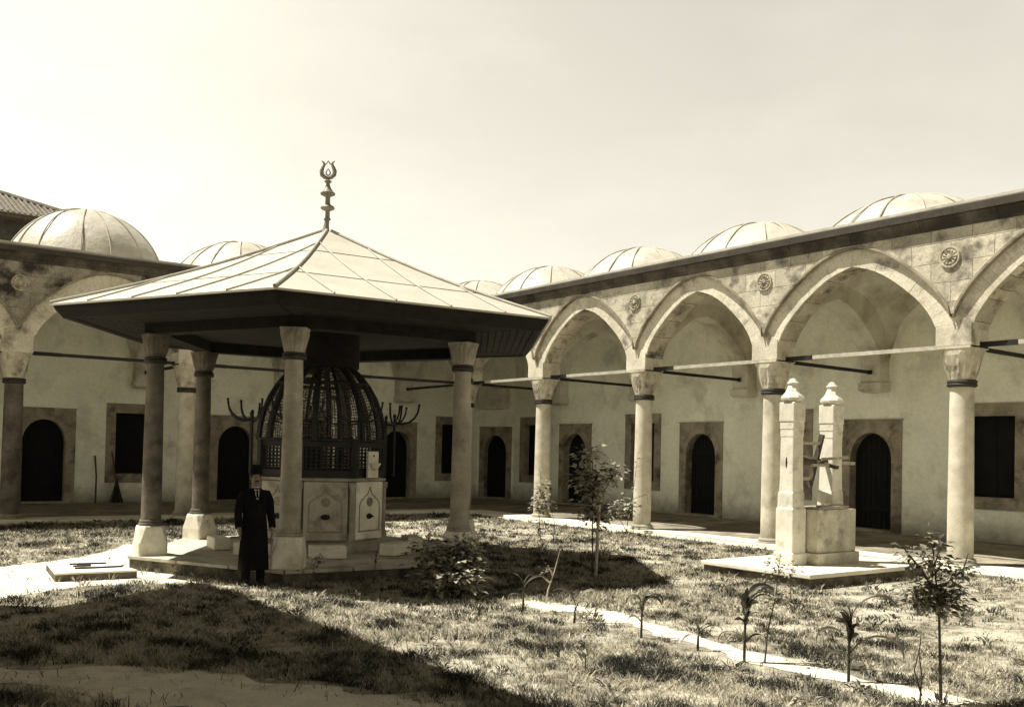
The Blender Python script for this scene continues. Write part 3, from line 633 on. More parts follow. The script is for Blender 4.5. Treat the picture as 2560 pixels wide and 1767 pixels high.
for k in range(8):
    a_ = PH + k*math.pi/4; m = Matrix.Rotation(a_ - math.pi/2 + math.pi, 4, 'Z')       # local -y outward? handled below
    ex = Vector((-math.sin(a_), math.cos(a_), 0)); en = Vector((math.cos(a_), math.sin(a_), 0)); mm = Matrix((ex, -en, Vector((0,0,1)))).transposed().to_4x4(); mm.translation = en*RI
    pn = MB(); hw = .385
    pn.box((-hw,-.02,ZB+.01),(hw,.07,ZTK-.062), mm)
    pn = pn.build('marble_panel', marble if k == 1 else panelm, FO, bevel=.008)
    ca = MB()                                       # carved ogee-arched moulding
    L = [(-.29,.42),(-.29,.86),(-.27,.94),(-.21,.99),(-.15,1.01),(-.145,1.05),(-.09,1.055),(-.05,1.10),(-.02,1.16),(0,1.21)]
    L = L + [(-x,z) for x, z in reversed(L[:-1])]
    for i in range(len(L)-1):
        ca.bar(mm @ Vector((L[i][0],-.024,L[i][1]-.02)), mm @ Vector((L[i+1][0],-.024,L[i+1][1]-.02)), .016, .016)
    ca.bar(mm @ Vector((-.31,-.026,.40)), mm @ Vector((.31,-.026,.40)), .03, .025)
    tb = Matrix.Translation((0,-.02,.92)) @ Matrix.Rotation(R(90),4,'X')
    ca.rings([[mm @ tb @ Vector((rr*math.cos(2*math.pi*i/20), rr*math.sin(2*math.pi*i/20), zz)) for i in range(20)] for rr, zz in ((.085,.0),(.08,.014),(.06,.016),(.05,.006),(.03,.018),(.008,.02))])
    ca.build('carving', carvem, pn)
    ta = MB(); tt = Matrix.Translation((0,-.02,.66)) @ Matrix.Rotation(R(90),4,'X')
    ta.rings([[mm @ tt @ Vector((sx*rr*math.cos(2*math.pi*i/16), rr*.62*math.sin(2*math.pi*i/16), zz)) for i in range(16)] for rr, zz, sx in ((.085,.0,1),(.08,.012,1),(.03,.02,1),(.022,.09,1),(.012,.10,1))])
    ta.build('tap_plate', iron, pn)
    # corner pilaster
    q = Vector(ocp(RC*.985,0,k,.5)); MB().lathe([(.075,ZB),(.075,ZB+.1),(.05,ZB+.13),(.05,ZTK-.2),(.07,ZTK-.16),(.075,ZTK-.07)], 12, q).build('pilaster', pcol, FO, smooth=True)
# iron grille band
gr = MB(); GH = .63; g0 = ZTK+.03
for k in range(8):
    A, B = Vector(ocp(RC*.97,0,k,-.5)), Vector(ocp(RC*.97,0,k,.5))
    for z, h in ((g0+.05,.12),(g0+GH-.05,.12)): gr.bar(A+Vector((0,0,z)), B+Vector((0,0,z)), .05, h)
    gr.bar(A+Vector((0,0,g0)), A+Vector((0,0,g0+GH)), .09)
    for i in range(1, 10):
        p = A.lerp(B, i/10); gr.bar(p+Vector((0,0,g0)), p+Vector((0,0,g0+GH)), .026, .022)
    for j in range(1, 7):
        z = g0 + .08 + (GH-.16)*j/7; gr.bar(A+Vector((0,0,z)), B+Vector((0,0,z)), .020, .022)
gr.build('iron_grille', iron, FO)
# domed cage: flat ribs and a fine wire screen
CZ = g0+GH
DP = [(1.16,0),(1.14,.25),(1.08,.52),(.97,.80),(.84,1.02),(.68,1.22),(.48,1.40),(.26,1.54),(.13,1.64),(.10,1.84)]
def dpi(t):
    x = t*(len(DP)-1); i = min(int(x), len(DP)-2); f = x-i; return (DP[i][0]*(1-f)+DP[i+1][0]*f, DP[i][1]*(1-f)+DP[i+1][1]*f)
cg = MB()
for q in range(16):
    a_ = PH + (q+.5)*math.pi/8; wdt = .058 if q % 2 else .036
    cg.tube([(r*math.cos(a_), r*math.sin(a_), CZ+z) for r, z in DP], wdt, 6)
for z0_, r0_ in ((.02,1.165),(1.05,.83)):
    cg.tube([(r0_*math.cos(2*math.pi*i/32), r0_*math.sin(2*math.pi*i/32), CZ+z0_) for i in range(33)], .03, 6)
cg = cg.build('cage_dome', iron, FO)
MB().lathe([(.10,1.60),(.16,1.66),(.16,1.75),(.10,1.80),(.10,1.98)], 12, (0,0,CZ)).build('cage_top', iron, FO)
scm = MB(); NQ = 64
rings = [[(dpi(t/18)[0]*.985*math.cos(PH+2*math.pi*i/NQ), dpi(t/18)[0]*.985*math.sin(PH+2*math.pi*i/NQ), CZ+dpi(t/18)[1]) for i in range(NQ)] for t in range(17)]
scm.rings(rings, cap=False); so_ = scm.build('wire_screen', screenm, FO, recalc=False)
uvl = so_.data.uv_layers.new(name='UVMap')
for poly in so_.data.polygons:
    us_ = []
    for li in poly.loop_indices:
        v_ = so_.data.vertices[so_.data.loops[li].vertex_index].co; us_.append((math.atan2(v_.y, v_.x)/(2*math.pi)) % 1)
    wrap = max(us_)-min(us_) > .5
    for li, u_ in zip(poly.loop_indices, us_):
        v_ = so_.data.vertices[so_.data.loops[li].vertex_index].co; uvl.data[li].uv = ((u_+1 if wrap and u_ < .5 else u_), (v_.z-CZ)/1.2)
# small tablet with a basin, on the grille at the right-hand face
a_ = PH + math.pi/4; ex = Vector((-math.sin(a_), math.cos(a_), 0)); en = Vector((math.cos(a_), math.sin(a_), 0)); mm = Matrix((ex, -en, Vector((0,0,1)))).transposed().to_4x4(); mm.translation = en*(RI+.06)
tab = MB(); tab.box((-.15,-.03,g0-.02),(.15,.02,g0+.46), mm); tab = tab.build('wall_basin', marble, FO, bevel=.008)
bs = MB(); rings = []
for rr, zz in ((.04,-.10),(.09,-.06),(.125,0),(.135,.03),(.11,.03),(.08,0)):
    rings.append([mm @ Vector((rr*math.cos(math.pi*i/10), -.03-rr*math.sin(math.pi*i/10), g0+.22+zz)) for i in range(11)])
bs.rings(rings).build('bowl', marble, tab)
MB().lathe([(.012,-.02),(.012,.02)], 8).build('spout_hole', iron, tab, loc=mm @ Vector((0,-.035,g0+.38)))
# hook stands at the corners
for k in range(8):
    hk = MB(); q = Vector(ocp(RC*1.13,0,k,.5)); o_ = Vector((q.x,q.y,0)).normalized(); tq = Vector((-o_.y,o_.x,0)); zt = 2.46
    hk.tube([q+Vector((0,0,g0+.0)), q+Vector((0,0,zt))], .026, 8); hk.lathe([(.03,0),(.036,.02),(.03,.05),(.015,.07)], 8, q+Vector((0,0,zt)))
    for di in (o_, (o_*.05+tq).normalized(), (o_*.05-tq).normalized()):
        di = di.normalized(); Lh = .44 if di is not None else .4; b0 = q+Vector((0,0,zt-.10))
        pts = [b0, b0+di*.16+Vector((0,0,-.015)), b0+di*.28+Vector((0,0,.02)), b0+di*.38+Vector((0,0,.10)), b0+di*.44+Vector((0,0,.21)), b0+di*.46+Vector((0,0,.33))]
        hk.tube(pts, .019, 6); e_ = pts[-1]; hk.lathe([(.024,0),(.026,.015),(.012,.03)], 8, e_)
    hk.build('lamp_hooks', iron, FO)
# stone seats round the fountain
proto = None
seat_l = ['pale stone seat block in front of the carved fountain panel', 'grey stone seat block at the foot of the right fountain panel', 'worn pale stone seat block between the back left column and the standing man', 'stone seat block on the platform behind the standing man', 'dark stone seat block on the far right side of the fountain']
for lab, k, rr, tw in zip(seat_l, (0,1,-2,-1,2), (1.72,1.75,1.80,1.75,1.75), (0,5,14,-4,3)):
    a_ = PH + k*math.pi/4
    if proto is None:
        s_ = MB(); s_.box((-.31,-.15,0),(.31,.15,.22)); bmv = s_
        proto = o = s_.build('seat_block', slabm, bevel=.03)
    else: o = proto.copy(); col.objects.link(o)
    o.location = (HC.x+rr*math.cos(a_), HC.y+rr*math.sin(a_), .156); o.rotation_euler = (0,0,a_+math.pi/2+R(tw)); tag(o, lab, 'stone seat', 'stone seat blocks around the fountain')

# ------------------------------------------------------------------ well
WE = empty('stone_well', (-3.8,-17.4,G), 0, 'white marble draw well with two capped posts and a wooden windlass', 'well')
wo = Vector((-3.8,-17.4,G))
def loc(mb): mb.v = [tuple(Vector(p)-wo) for p in mb.v]; return mb
pb = MB(); pb.box((-5.28,-18.44,G-.05),(-1.95,-16.15,.07)); loc(pb).build('plinth', sidem, WE)  # unlit sides coloured dark below the pale top slabs
ps = MB(); ps.box((-5.33,-18.49,.071),(-3.66,-16.12,.145)); ps.box((-3.65,-18.49,.071),(-1.92,-16.12,.148)); loc(ps).build('plinth_slabs', slabm, WE, bevel=.012)
wp = None
for X in (-4.31,-3.17):
    if wp is None:
        wp = MB().sq([(.212,.14),(.212,.34),(.188,.37),(.188,1.12),(.172,1.16),(.166,1.40),(.153,1.44),(.146,1.75),(.143,2.40),(.148,2.415),(.148,2.53),(.154,2.545),(.154,2.67),(.164,2.685),(.164,3.02)]).build('post', marble, WE, bevel=.018)
        MB().rings([[(h*math.cos(2*math.pi*i/8+math.pi/8)*1.04, h*math.sin(2*math.pi*i/8+math.pi/8)*1.04, z) for i in range(8)] for h, z in ((.13,3.02),(.155,3.04),(.20,3.07),(.205,3.10),(.185,3.14),(.13,3.20),(.095,3.28),(.08,3.33),(.078,3.35),(.10,3.355),(.10,3.375),(.075,3.39),(.055,3.43),(.02,3.45))]).build('finial', marble, wp)
        wp.location = (X-wo.x, -17.30-wo.y, -wo.z); o = wp
    else: o = copy_tree(wp, WE, (X-wo.x, -17.30-wo.y, -wo.z))
hs = MB(); T = Matrix.Translation((0,0,0))
hs.rings([[(-.142,.02*math.cos(t)*1,1.95+.02*math.sin(t)) for t in [2*math.pi*i/12 for i in range(12)]], [(-.150,.018*math.cos(t),1.95+.10*math.sin(t)*(1 if abs(math.sin(t))>.6 else .4)) for t in [2*math.pi*i/12 for i in range(12)]]])
hs.build('axle_socket', iron, wp)
# well curb between the posts
bd = MB(); bd.box((-4.13,-17.76,.14),(-2.92,-16.95,.36)); bd.box((-4.08,-17.71,.36),(-2.97,-17.0,1.13)); 
curbm = mat('curb_marble', (.62,.585,.475), (.42,.385,.30), scale=3, rough=.75, stain=(.14,.125,.095), stscale=2.6, sthr=(.52,.72), bump=.35, bscale=26, fine=.16, low=(.15,(.10,.09,.065),.6))
bd = loc(bd).build('well_curb', curbm, WE, bevel=.012)
ld = MB(); ld.box((-4.05,-17.70,1.135),(-3.3,-17.1,1.16)); 
mt = Matrix.Translation((-3.45,-17.5,1.175)) @ Matrix.Rotation(R(9),4,'Z'); ld.box((-.42,-.05,0),(.42,.06,.02), mt); mt = Matrix.Translation((-3.6,-17.66,1.165)) @ Matrix.Rotation(R(-7),4,'Z'); ld.box((-.36,-.05,0),(.36,.05,.02), mt)
loc(ld).build('well_lid', woodl, WE)
# windlass: axle, cross arms at each end, long spokes joined by bars
wi = MB(); ax0 = Vector((-4.18,-17.30,1.98)); 
wi.tube([ax0, ax0+Vector((.46,0,0))], .075, 12); wi.tube([ax0+Vector((.46,0,0)), ax0+Vector((1.0,0,0))], .05, 12)
WIo = loc(wi).build('windlass', woodm, WE)
arms = MB()
for X in (-3.62,):
    for an in (12, 102):
        dv = Vector((.08, math.cos(R(an)), math.sin(R(an)))).normalized(); c_ = Vector((X,-17.30,1.98)); arms.bar(c_-dv*.50, c_+dv*.50, .085, .06)
loc(arms).build('cross_arms', woodm, WIo)
for an in (12,102,192,282):
    dv = Vector((0, math.cos(R(an)), math.sin(R(an)))); q = Vector((-4.15,-17.30,1.98))+dv*.33; loc(MB().bar(q, q+Vector((.56,0,0)), .05, .05)).build('turning_bar', woodl, WIo)
loc(MB().bar((-3.62,-17.43,2.02),(-3.22,-17.70,2.06),.05,.05)).build('turning_bar', woodl, WIo)
loc(MB().bar((-3.0,-17.30,1.96),(-2.5,-17.33,1.95),.06,.06)).build('axle_handle', woodl, WIo)

# ------------------------------------------------------------------ cover slab with iron rods on it, broom and pole
cs = MB(); c4 = [(-15.25,-10.80),(-15.42,-12.34),(-14.22,-12.43),(-14.35,-10.91)]; cx, cy = -14.81,-11.62
cs.rings([[(x-cx,y-cy,.105) for x,y in c4],[(x-cx,y-cy,.135) for x,y in c4]])
csb = MB(); csb.rings([[(( x-cx)*.985,(y-cy)*.985,-.05) for x,y in c4],[((x-cx)*.985,(y-cy)*.985,.1045) for x,y in c4]])
cs = cs.build('cover_slab', slabm, loc=(cx,cy,G+.004), bevel=.012); csb.build('slab_body', sidem, cs); tag(cs, 'low pale square stone cover slab lying in the grass left of the kiosk', 'stone slab')  # body coloured dark to carry the shade on the slab's sides
def rod(pts, r, label, cat, name, m=iron):
    base = Vector(pts[0]); mb = MB().tube([Vector(p)-base for p in pts], r, 8); o = mb.build(name, m, loc=base); return tag(o, label, cat)
zt = G+.004+.135+.014
rod([(-15.0,-11.35,zt),(-14.45,-11.42,zt)], .014, 'thin straight iron rod lying at the back of the pale cover slab', 'iron rod', 'iron_rod')
rod([(-15.05,-11.95,zt),(-14.8,-11.98,zt),(-14.35,-11.99,zt),(-14.33,-11.97,zt+.01)], .016, 'iron rod with knobbed end lying at the front of the pale cover slab', 'iron rod', 'iron_rod')
rg = MB()
for i in range(24): pass
rg.tube([(.10*math.cos(t),.045*math.sin(t),.015) for t in [2*math.pi*i/18 for i in range(19)]], .014, 6); rg.tube([(-.16,0,.01),(-.10,0,.012)], .014, 6)
tag(rg.build('lifting_ring', iron, loc=(-14.85,-11.65,zt-.012)), 'small iron lifting ring in the middle of the pale cover slab', 'ring')
by = 4.12
rod([(-10.98,by-.12,.13),(-10.95,by-.02,.95),(-10.97,by+.13,1.60)], .028, 'bare wooden pole leaning on the back wall beside the broom', 'pole', 'wooden_pole', woodm)
BR = empty('broom', (-10.36,by-.12,.13), 0, 'twig broom standing on its bristles against the wall under the window', 'broom')
MB().tube([(0,.0,.45),(-.13,.12,1.6)], .028, 8).build('handle', woodm, BR)
bh = MB()
for i in range(90):
    a_ = rnd.uniform(0,2*math.pi); r0 = rnd.uniform(0,.05); r1 = rnd.uniform(.06,.24); bh.tube([(r0*math.cos(a_),r0*.5*math.sin(a_)+.04,.72),(r1*.6*math.cos(a_),r1*.25*math.sin(a_),.3),(r1*math.cos(a_),r1*.3*math.sin(a_),.0)], .007, 4)
bh.lathe([(.035,.60),(.05,.66),(.045,.74),(.03,.78)], 10, (0,.04,0)); bh.build('bristles', broomm, BR)

# ------------------------------------------------------------------ tiled house behind, and the tall hall that shades the left foreground
TH = empty('tiled_house', (-15.4,14,.4), 0, 'dark house with tiled roof rising behind the leftmost dome', 'house')
MB().box((-9,0,0),(5.9,8,10.2)).build('wall', mat('house_wall', (.06,.055,.045), (.03,.027,.022), bump=.3), TH)
ev = MB(); ev.box((-9.6,-.7,10.2),(6.35,8.6,10.34)); ev.build('eave', woodm, TH)
tr = MB(); E0 = (-9.8,-.85); E1 = (6.5,8.8); ez = 10.34; rz_ = 12.6
ridge = [(-9.8,4,12.2),(3.6,4,11.95)]
tr.add([(-9.8,-.85,ez),(6.5,-.85,ez),(6.5,8.8,ez),(-9.8,8.8,ez),(-9.8,4,12.6),(2.2,4,12.3)], [(0,1,5,4),(1,2,5),(2,3,4,5),(0,4,3),(0,3,2,1)])
TR = tr.build('roof', tilem, TH)
tl_ = MB()
for i in range(82):
    x = -9.7+i*.2
    top = (x, 4, 12.6-(x+9.8)/12*.3) if x < 2.2 else (x, -.85+4.85*(6.5-x)/4.3, ez+(12.3-ez)*(6.5-x)/4.3)
    tl_.tube([(x,-.9,ez+.02),(top[0],top[1],top[2]+.03)], .055, 6)
tl_.tube([(6.5,-.85,ez+.05),(2.2,4,12.36)], .11, 8); tl_.tube([(-9.8,4,12.66),(2.2,4,12.36)], .11, 8)
tl_.build('tile_rolls', tilem, TR)
HA = empty('prayer_hall', (-24,-17,0), 0, 'tall plain stone hall left of the camera shading the foreground', 'hall')
MB().box((-8,-14,0),(4.9,5.2,11.7)).build('wall', ashlar, HA)
hr = MB(); e6 = [(6.18,7.55),(6.18,-16),(-9,-16),(-9,5.0),(-1.0,5.0),(3.5,6.0)]
hr.rings([[(x,y,11.72) for x,y in e6],[(x,y,12.0) for x,y in e6],[(x*.2-3,y*.2-4,14.5) for x,y in e6]]); hr.build('roof', lead, HA)


# ------------------------------------------------------------------ the standing man
PX, PY = -12.98, -14.08
PE = empty('person', (PX, PY, G), math.atan2(CAM.y-PY, CAM.x-PX) + math.pi/2 + R(14), 'man in a long dark coat, white collar and dark fez in shade by the kiosk', 'person')
def skinned(name, chains, m, parent, sub=2):
    """chains: list of point lists [(x,y,z,rx,ry)]; a chain starting with an int index continues from that vertex"""
    vs, es, rs = [], [], []
    for ch in chains:
        prev = None
        for it in ch:
            if isinstance(it, int): prev = it; continue
            vs.append(it[:3]); rs.append((it[3], it[4] if len(it) > 4 else it[3])); i = len(vs)-1
            if prev is not None: es.append((prev, i))
            prev = i
    me = bpy.data.meshes.new(name); me.from_pydata(vs, es, []); me.materials.append(m)
    o = bpy.data.objects.new(name, me); col.objects.link(o); o.parent = parent
    md = o.modifiers.new('skin', 'SKIN'); md.use_smooth_shade = True
    if not me.skin_vertices: bm = bmesh.new(); bm.from_mesh(me); bm.verts.layers.skin.verify(); bm.to_mesh(me); bm.free()
    for k, d in enumerate(me.skin_vertices[0].data): d.radius = rs[k]; d.use_root = (k == 0)
    md2 = o.modifiers.new('sub', 'SUBSURF'); md2.levels = md2.render_levels = sub
    return o
body = [[(0,0,.94,.14,.11),(0,.0,1.08,.125,.095),(0,-.005,1.25,.145,.10),(0,.0,1.38,.12,.085),(0,.005,1.465,.055,.055),(0,0,1.53,.052,.055),(0,-.01,1.59,.066,.078),(0,-.01,1.66,.076,.092),(0,.0,1.73,.066,.08)]]
body.append([7,(0,-.098,1.645,.012,.012),(0,-.112,1.625,.014,.012)])
for s_ in (-1, 1):
    n0 = sum(sum(1 for q in ch if not isinstance(q, int)) for ch in body)
    body.append([0,(s_*.10,.0,.86,.085),(s_*.105,-.01,.50,.058),(s_*.11,.01,.30,.05),(s_*.115,.015,.10,.036),(s_*.125,-.05,.045,.036),(s_*.135,-.15,.035,.03)])
for s_ in (-1, 1):
    n0 = sum(sum(1 for q in ch if not isinstance(q, int)) for ch in body)
    body.append([3,(s_*.155,.0,1.385,.048),(s_*.212,.01,1.28,.045),(s_*.24,.015,1.12,.042),(s_*.25,-.04,.98,.034),(s_*.25,-.09,.88,.026,.034),(s_*.248,-.105,.84,.018,.036)])
    wr = n0 + 5
    for j, (dy, ln) in enumerate(((.026,.075),(.009,.085),(-.009,.08),(-.026,.062))):
        body.append([wr,(s_*.247,-.107+dy,.805,.0095),(s_*.240,-.112+dy,.805-ln*.55,.0085),(s_*.225,-.112+dy,.805-ln,.0075)])
    body.append([wr-1,(s_*.232,-.125,.835,.010),(s_*.225,-.14,.80,.009)])
skinned('body', body, skin, PE)
ct = MB()
def ell(rx, ry, z, cy=0, n=24): return [(rx*math.cos(2*math.pi*i/n), cy+ry*math.sin(2*math.pi*i/n)*(1+.04*math.sin(6*2*math.pi*i/n)*(z<.9)), z) for i in range(n)]
ct.rings([ell(.235,.175,.26),ell(.225,.17,.45),ell(.21,.16,.7),ell(.19,.15,.94),ell(.175,.13,1.10),ell(.20,.145,1.27),ell(.215,.13,1.38),ell(.165,.105,1.45),ell(.085,.08,1.49),ell(.07,.07,1.50)])
for s_ in (-1, 1): ct.tube([(s_*.10,0,1.40),(s_*.165,0,1.395),(s_*.215,.01,1.30),(s_*.245,.015,1.12),(s_*.255,-.04,.98),(s_*.255,-.08,.90)], [.075,.082,.074,.062,.056,.054], 14)
for s_ in (-1, 1): ct.bar((s_*.10,-.155,1.28),(s_*.045,-.105,1.46),.05,.015)
ct.build('coat', clothm, PE, smooth=True)
tr_ = MB()
for s_ in (-1, 1): tr_.tube([(s_*.10,.0,.9),(s_*.105,-.01,.5),(s_*.112,.01,.08)], [.095,.078,.062], 12)
tr_.build('trousers', clothm, PE, smooth=True)
for s_ in (-1, 1):
    sh = MB(); sh.rings([[(s_*.12+.048*math.cos(a_)*(1.1 if math.sin(a_) < 0 else .9), -.05+.14*math.sin(a_), z) if k < 2 else (s_*.118+.042*math.cos(a_), .0+.07*math.sin(a_), z) for a_ in [2*math.pi*i/16 for i in range(16)]] for k, z in ((0,.0),(1,.045),(2,.09),(3,.12))]); sh.build('shoe', iron, PE, smooth=True)
co = MB(); co.rings([ell(.063,.068,1.475,.0),ell(.062,.067,1.515,.0),ell(.056,.06,1.515,.0),ell(.056,.06,1.475,.0)]); co.build('collar', whitec, PE, smooth=True)
shr = MB(); shr.add([(-.045,-.098,1.475),(.045,-.098,1.475),(.012,-.155,1.33),(-.012,-.155,1.33),(-.04,-.08,1.48),(.04,-.08,1.48),(.01,-.14,1.33),(-.01,-.14,1.33)], [(0,1,2,3),(4,5,6,7),(0,1,5,4),(1,2,6,5),(3,0,4,7)]); shr.build('shirt', whitec, PE)
ti = MB(); ti.rings([[(-.012,-.106,1.47),(.012,-.106,1.47),(.012,-.095,1.47),(-.012,-.095,1.47)],[(-.014,-.158,1.35),(.014,-.158,1.35),(.014,-.145,1.35),(-.014,-.145,1.35)]]); ti.build('necktie', clothm, PE)
fz = MB().rings([ell(.083,.096,1.715,.0),ell(.080,.092,1.76,.0),ell(.068,.075,1.845,.0),ell(.064,.070,1.85,.0)]).build('fez', clothm, PE, smooth=True)
MB().rings([ell(.080,.088,1.66,.022),ell(.083,.09,1.70,.018),ell(.078,.086,1.73,.012)]).build('hair', hairm, PE, smooth=True)
mu = MB().tube([(-.035,-.098,1.598),(0,-.112,1.603),(.035,-.098,1.598)], [.006,.011,.006], 8).build('moustache', hairm, PE, smooth=True)
for s_ in (-1, 1):
    MB().lathe([(.002,-.010),(.009,-.005),(.011,0),(.009,.005),(.002,.010)], 10, (s_*.031,-.088,1.662)).build('eye', whitec if False else hairm, PE, smooth=True)
    MB().lathe([(.004,-.028),(.013,-.015),(.015,.008),(.006,.026)], 8, (s_*.080,.004,1.65)).build('ear', skin, PE, smooth=True)

# ------------------------------------------------------------------ plants
def leaf(mb, p, d, s, w=.55, tones=None, tone=.5):
    d = Vector(d).normalized(); x = d.cross(Vector((rnd.uniform(-.4,.4), rnd.uniform(-.4,.4), 1))); x = x.normalized() if x.length > 1e-4 else Vector((1,0,0)); n_ = x.cross(d)
    p = Vector(p); a_ = p + d*s*.45 + x*s*w*.5 + n_*s*.10; b_ = p + d*s*.45 - x*s*w*.5 + n_*s*.10; c_ = p + d*s*.5; t_ = p + d*s - n_*s*.12
    mb.add([p, a_, t_, b_, c_], [(0,4,1),(1,4,2),(2,4,3),(3,4,0)])
    if tones is not None: tones += [min(1,max(0,tone+rnd.uniform(-.12,.12)))]*4
def plant(name, label, cat, base, stems, leaves, group=None, stemr=.008, leafs=.07, m=leafm, sm_=woodm):
    """stems: list of poly-lines (local); leaves: list of (centre, radii, count) clusters, or ('along', stem index, t0, count)"""
    root = empty(name, (base[0], base[1], G), 0, label, cat, group)
    st = MB()
    for s_ in stems:
        n_ = len(s_); st.tube(s_, [stemr*(1.3-.9*i/(n_-1)) for i in range(n_)], 6)
    fo = MB(); tones = []
    def at(poly, t):
        x = t*(len(poly)-1); i = min(int(x), len(poly)-2); f = x-i; return Vector(poly[i]).lerp(Vector(poly[i+1]), f)
    for L in leaves:
        if L[0] == 'along':
            _, k, t0, cnt = L
            for i in range(cnt):
                t = t0 + (1-t0)*(i+rnd.random()*.6)/cnt; p = at(stems[k], min(t,1)); a_ = i*2.4 + rnd.uniform(-.4,.4)
                d = Vector((math.cos(a_), math.sin(a_), rnd.uniform(-.3,.5))); leaf(fo, p, d, leafs*rnd.uniform(.7,1.3), .6, tones, rnd.random()**1.3)
        else:
            c, r, cnt = L; nclump = max(3, cnt//9); cl = []
            for _ in range(nclump):
                v_ = Vector((rnd.gauss(0,1),rnd.gauss(0,1),rnd.gauss(0,1))).normalized()*rnd.random()**.45; cl.append(Vector((c[0]+v_.x*r[0], c[1]+v_.y*r[1], c[2]+v_.z*r[2])))
                st.tube([(c[0],c[1],c[2]-r[2]*.8), Vector((c[0],c[1],c[2]-r[2]*.5)).lerp(cl[-1],.5)+Vector((0,0,.02)), cl[-1]], [stemr*.5,stemr*.4,stemr*.25], 5)
            for i in range(cnt):
                q = cl[rnd.randrange(nclump)]; v_ = Vector((rnd.gauss(0,1),rnd.gauss(0,1),rnd.gauss(0,.8))); p = q + v_*leafs*.8
                d = Vector((v_.x, v_.y, v_.z*.4-.1)); leaf(fo, p, d, leafs*rnd.uniform(.8,1.5), .66, tones, rnd.random()**1.1)
    st.build('stem', sm_, root, smooth=True)
    if fo.f: f_ = fo.build('foliage', m, root, recalc=False); set_tone(f_, tones)
    return root
plant('sapling', 'young leafy sapling tied to a tall leaning stake before the right portico', 'tree', (-7.35,-15.5),
      [[(0,.05,0),(.0,.06,.6),(-.03,.05,1.2),(-.05,.03,1.8),(-.12,.0,2.25)],[(-.02,.05,1.1),(.12,-.1,1.5),(.25,-.2,1.78)],[(-.02,.05,1.1),(-.2,.1,1.45),(-.28,.15,1.7)]],
      [((-.05,0,1.60),(.22,.22,.32),330),((.04,.0,1.08),(.20,.20,.18),190),((-.16,.05,2.1),(.10,.10,.17),70),((.22,-.16,1.80),(.12,.12,.14),90),((-.26,.14,1.75),(.12,.12,.10),60),(('along'),1,.3,12)][:5], stemr=.012, leafs=.105, m=leafb)
sk = MB().tube([(0,0,-.05),(.06,.03,.8),(.13,.07,1.58)], [.03,.028,.026], 8).build('stake', woodl, loc=(-7.42,-15.62,G)); tag(sk, 'tall pale wooden stake leaning beside the young sapling', 'stake')
plant('climbing_plant', 'thin climbing rose with drooping leaf clumps in front of the far portico column', 'plant', (-4.33,-10.13),
      [[(0,0,0),(-.05,0,.4),(-.08,.02,.9),(.0,.02,1.35),(-.1,.0,1.75)],[(.26,-.15,0),(.28,-.16,.45),(.2,-.1,.8)],[(-.0,.02,1.35),(.2,-.1,1.4)]],
      [((.02,-.02,.88),(.20,.18,.13),150),((.0,0,1.25),(.09,.09,.2),50),((-.06,0,.35),(.05,.05,.25),26),('along',0,.55,12)], stemr=.009, leafs=.10, m=leafb, group='climbing plants by the portico columns')
plant('climbing_plant', 'thin climbing plant with sparse leaves against the second portico column', 'plant', (-.86,-9.35),
      [[(0,0,0),(.02,-.05,.5),(.1,-.12,1.1),(.12,-.2,1.7),(.1,-.3,2.2)],[(.02,-.05,.5),(-.1,-.3,.95),(.0,-.75,1.1),(0,-.8,.85)],[(0,0,.1),(-.05,.3,.5),(-.02,.42,.95)]],
      [((-.02,.40,.72),(.12,.16,.30),120),((.05,-.1,.75),(.14,.14,.25),60),('along',0,.4,22),('along',1,.1,9)], stemr=.009, leafs=.11, m=leafb, group='climbing plants by the portico columns')
plant('bush', 'dense dark leafy bush growing against the front right of the kiosk platform', 'bush', (-10.85,-16.42),
      [[(0,0,0),(.05,0,.5)],[(0,0,0),(-.3,.1,.6)],[(0,0,0),(.3,0,.55)]],
      [((-.02,0,.32),(.44,.40,.28),1300),((.10,.1,.62),(.40,.34,.14),330),((-.36,.24,.62),(.20,.2,.2),110),((.28,.15,.70),(.2,.2,.14),100)], stemr=.016, leafs=.105, m=leafb)
plant('small_tree', 'small young tree with a bare thin trunk and dark crown at the right front', 'tree', (-10.56,-23.76),
      [[(0,0,0),(-.02,.0,.4),(-.03,.01,.8),(-.06,.03,1.15),(-.10,.05,1.5)],[(-.05,.02,1.0),(-.22,.12,1.25),(-.34,.2,1.42)],[(-.05,.02,1.0),(.16,-.1,1.2),(.2,-.12,1.34)],[(-.04,.02,.85),(-.25,.15,.98)]],
      [((-.03,.0,.98),(.16,.16,.18),420),((-.2,.12,.98),(.15,.14,.10),130),((-.10,.04,1.25),(.15,.15,.15),130),((-.27,.16,1.32),(.11,.11,.09),46),((.16,-.1,1.2),(.09,.09,.12),40),((-.08,.04,1.46),(.07,.07,.09),26)], stemr=.012, leafs=.062)
plant('weed', 'forked bare shoot twisting up beside the small tree trunk', 'plant', (-10.66,-23.62), [[(0,0,0),(.03,0,.25),(-.02,0,.45),(.01,0,.62)],[(0.03,0,.08),(-.04,.03,.3),(.01,0,.55)]], [('along',0,.9,3)], stemr=.007, leafs=.03)
plant('weed', 'tall thin flowering weed with a leafy head between the maize plants', 'plant', (-10.50,-21.79), [[(0,0,0),(.02,-.02,.35),(.1,-.05,.7),(.14,-.07,1.14)]], [((.13,-.07,1.02),(.09,.09,.08),46),((.12,-.06,.72),(.12,.1,.07),40),('along',0,.3,12)], stemr=.008, leafs=.05)
plant('weed', 'slim low weed with a tuft of leaves in the sunlit grass foreground', 'plant', (-12.39,-21.15), [[(0,0,0),(-.01,0,.2),(-.04,0,.36)]], [((-.03,0,.30),(.07,.07,.06),40)], stemr=.005, leafs=.045)
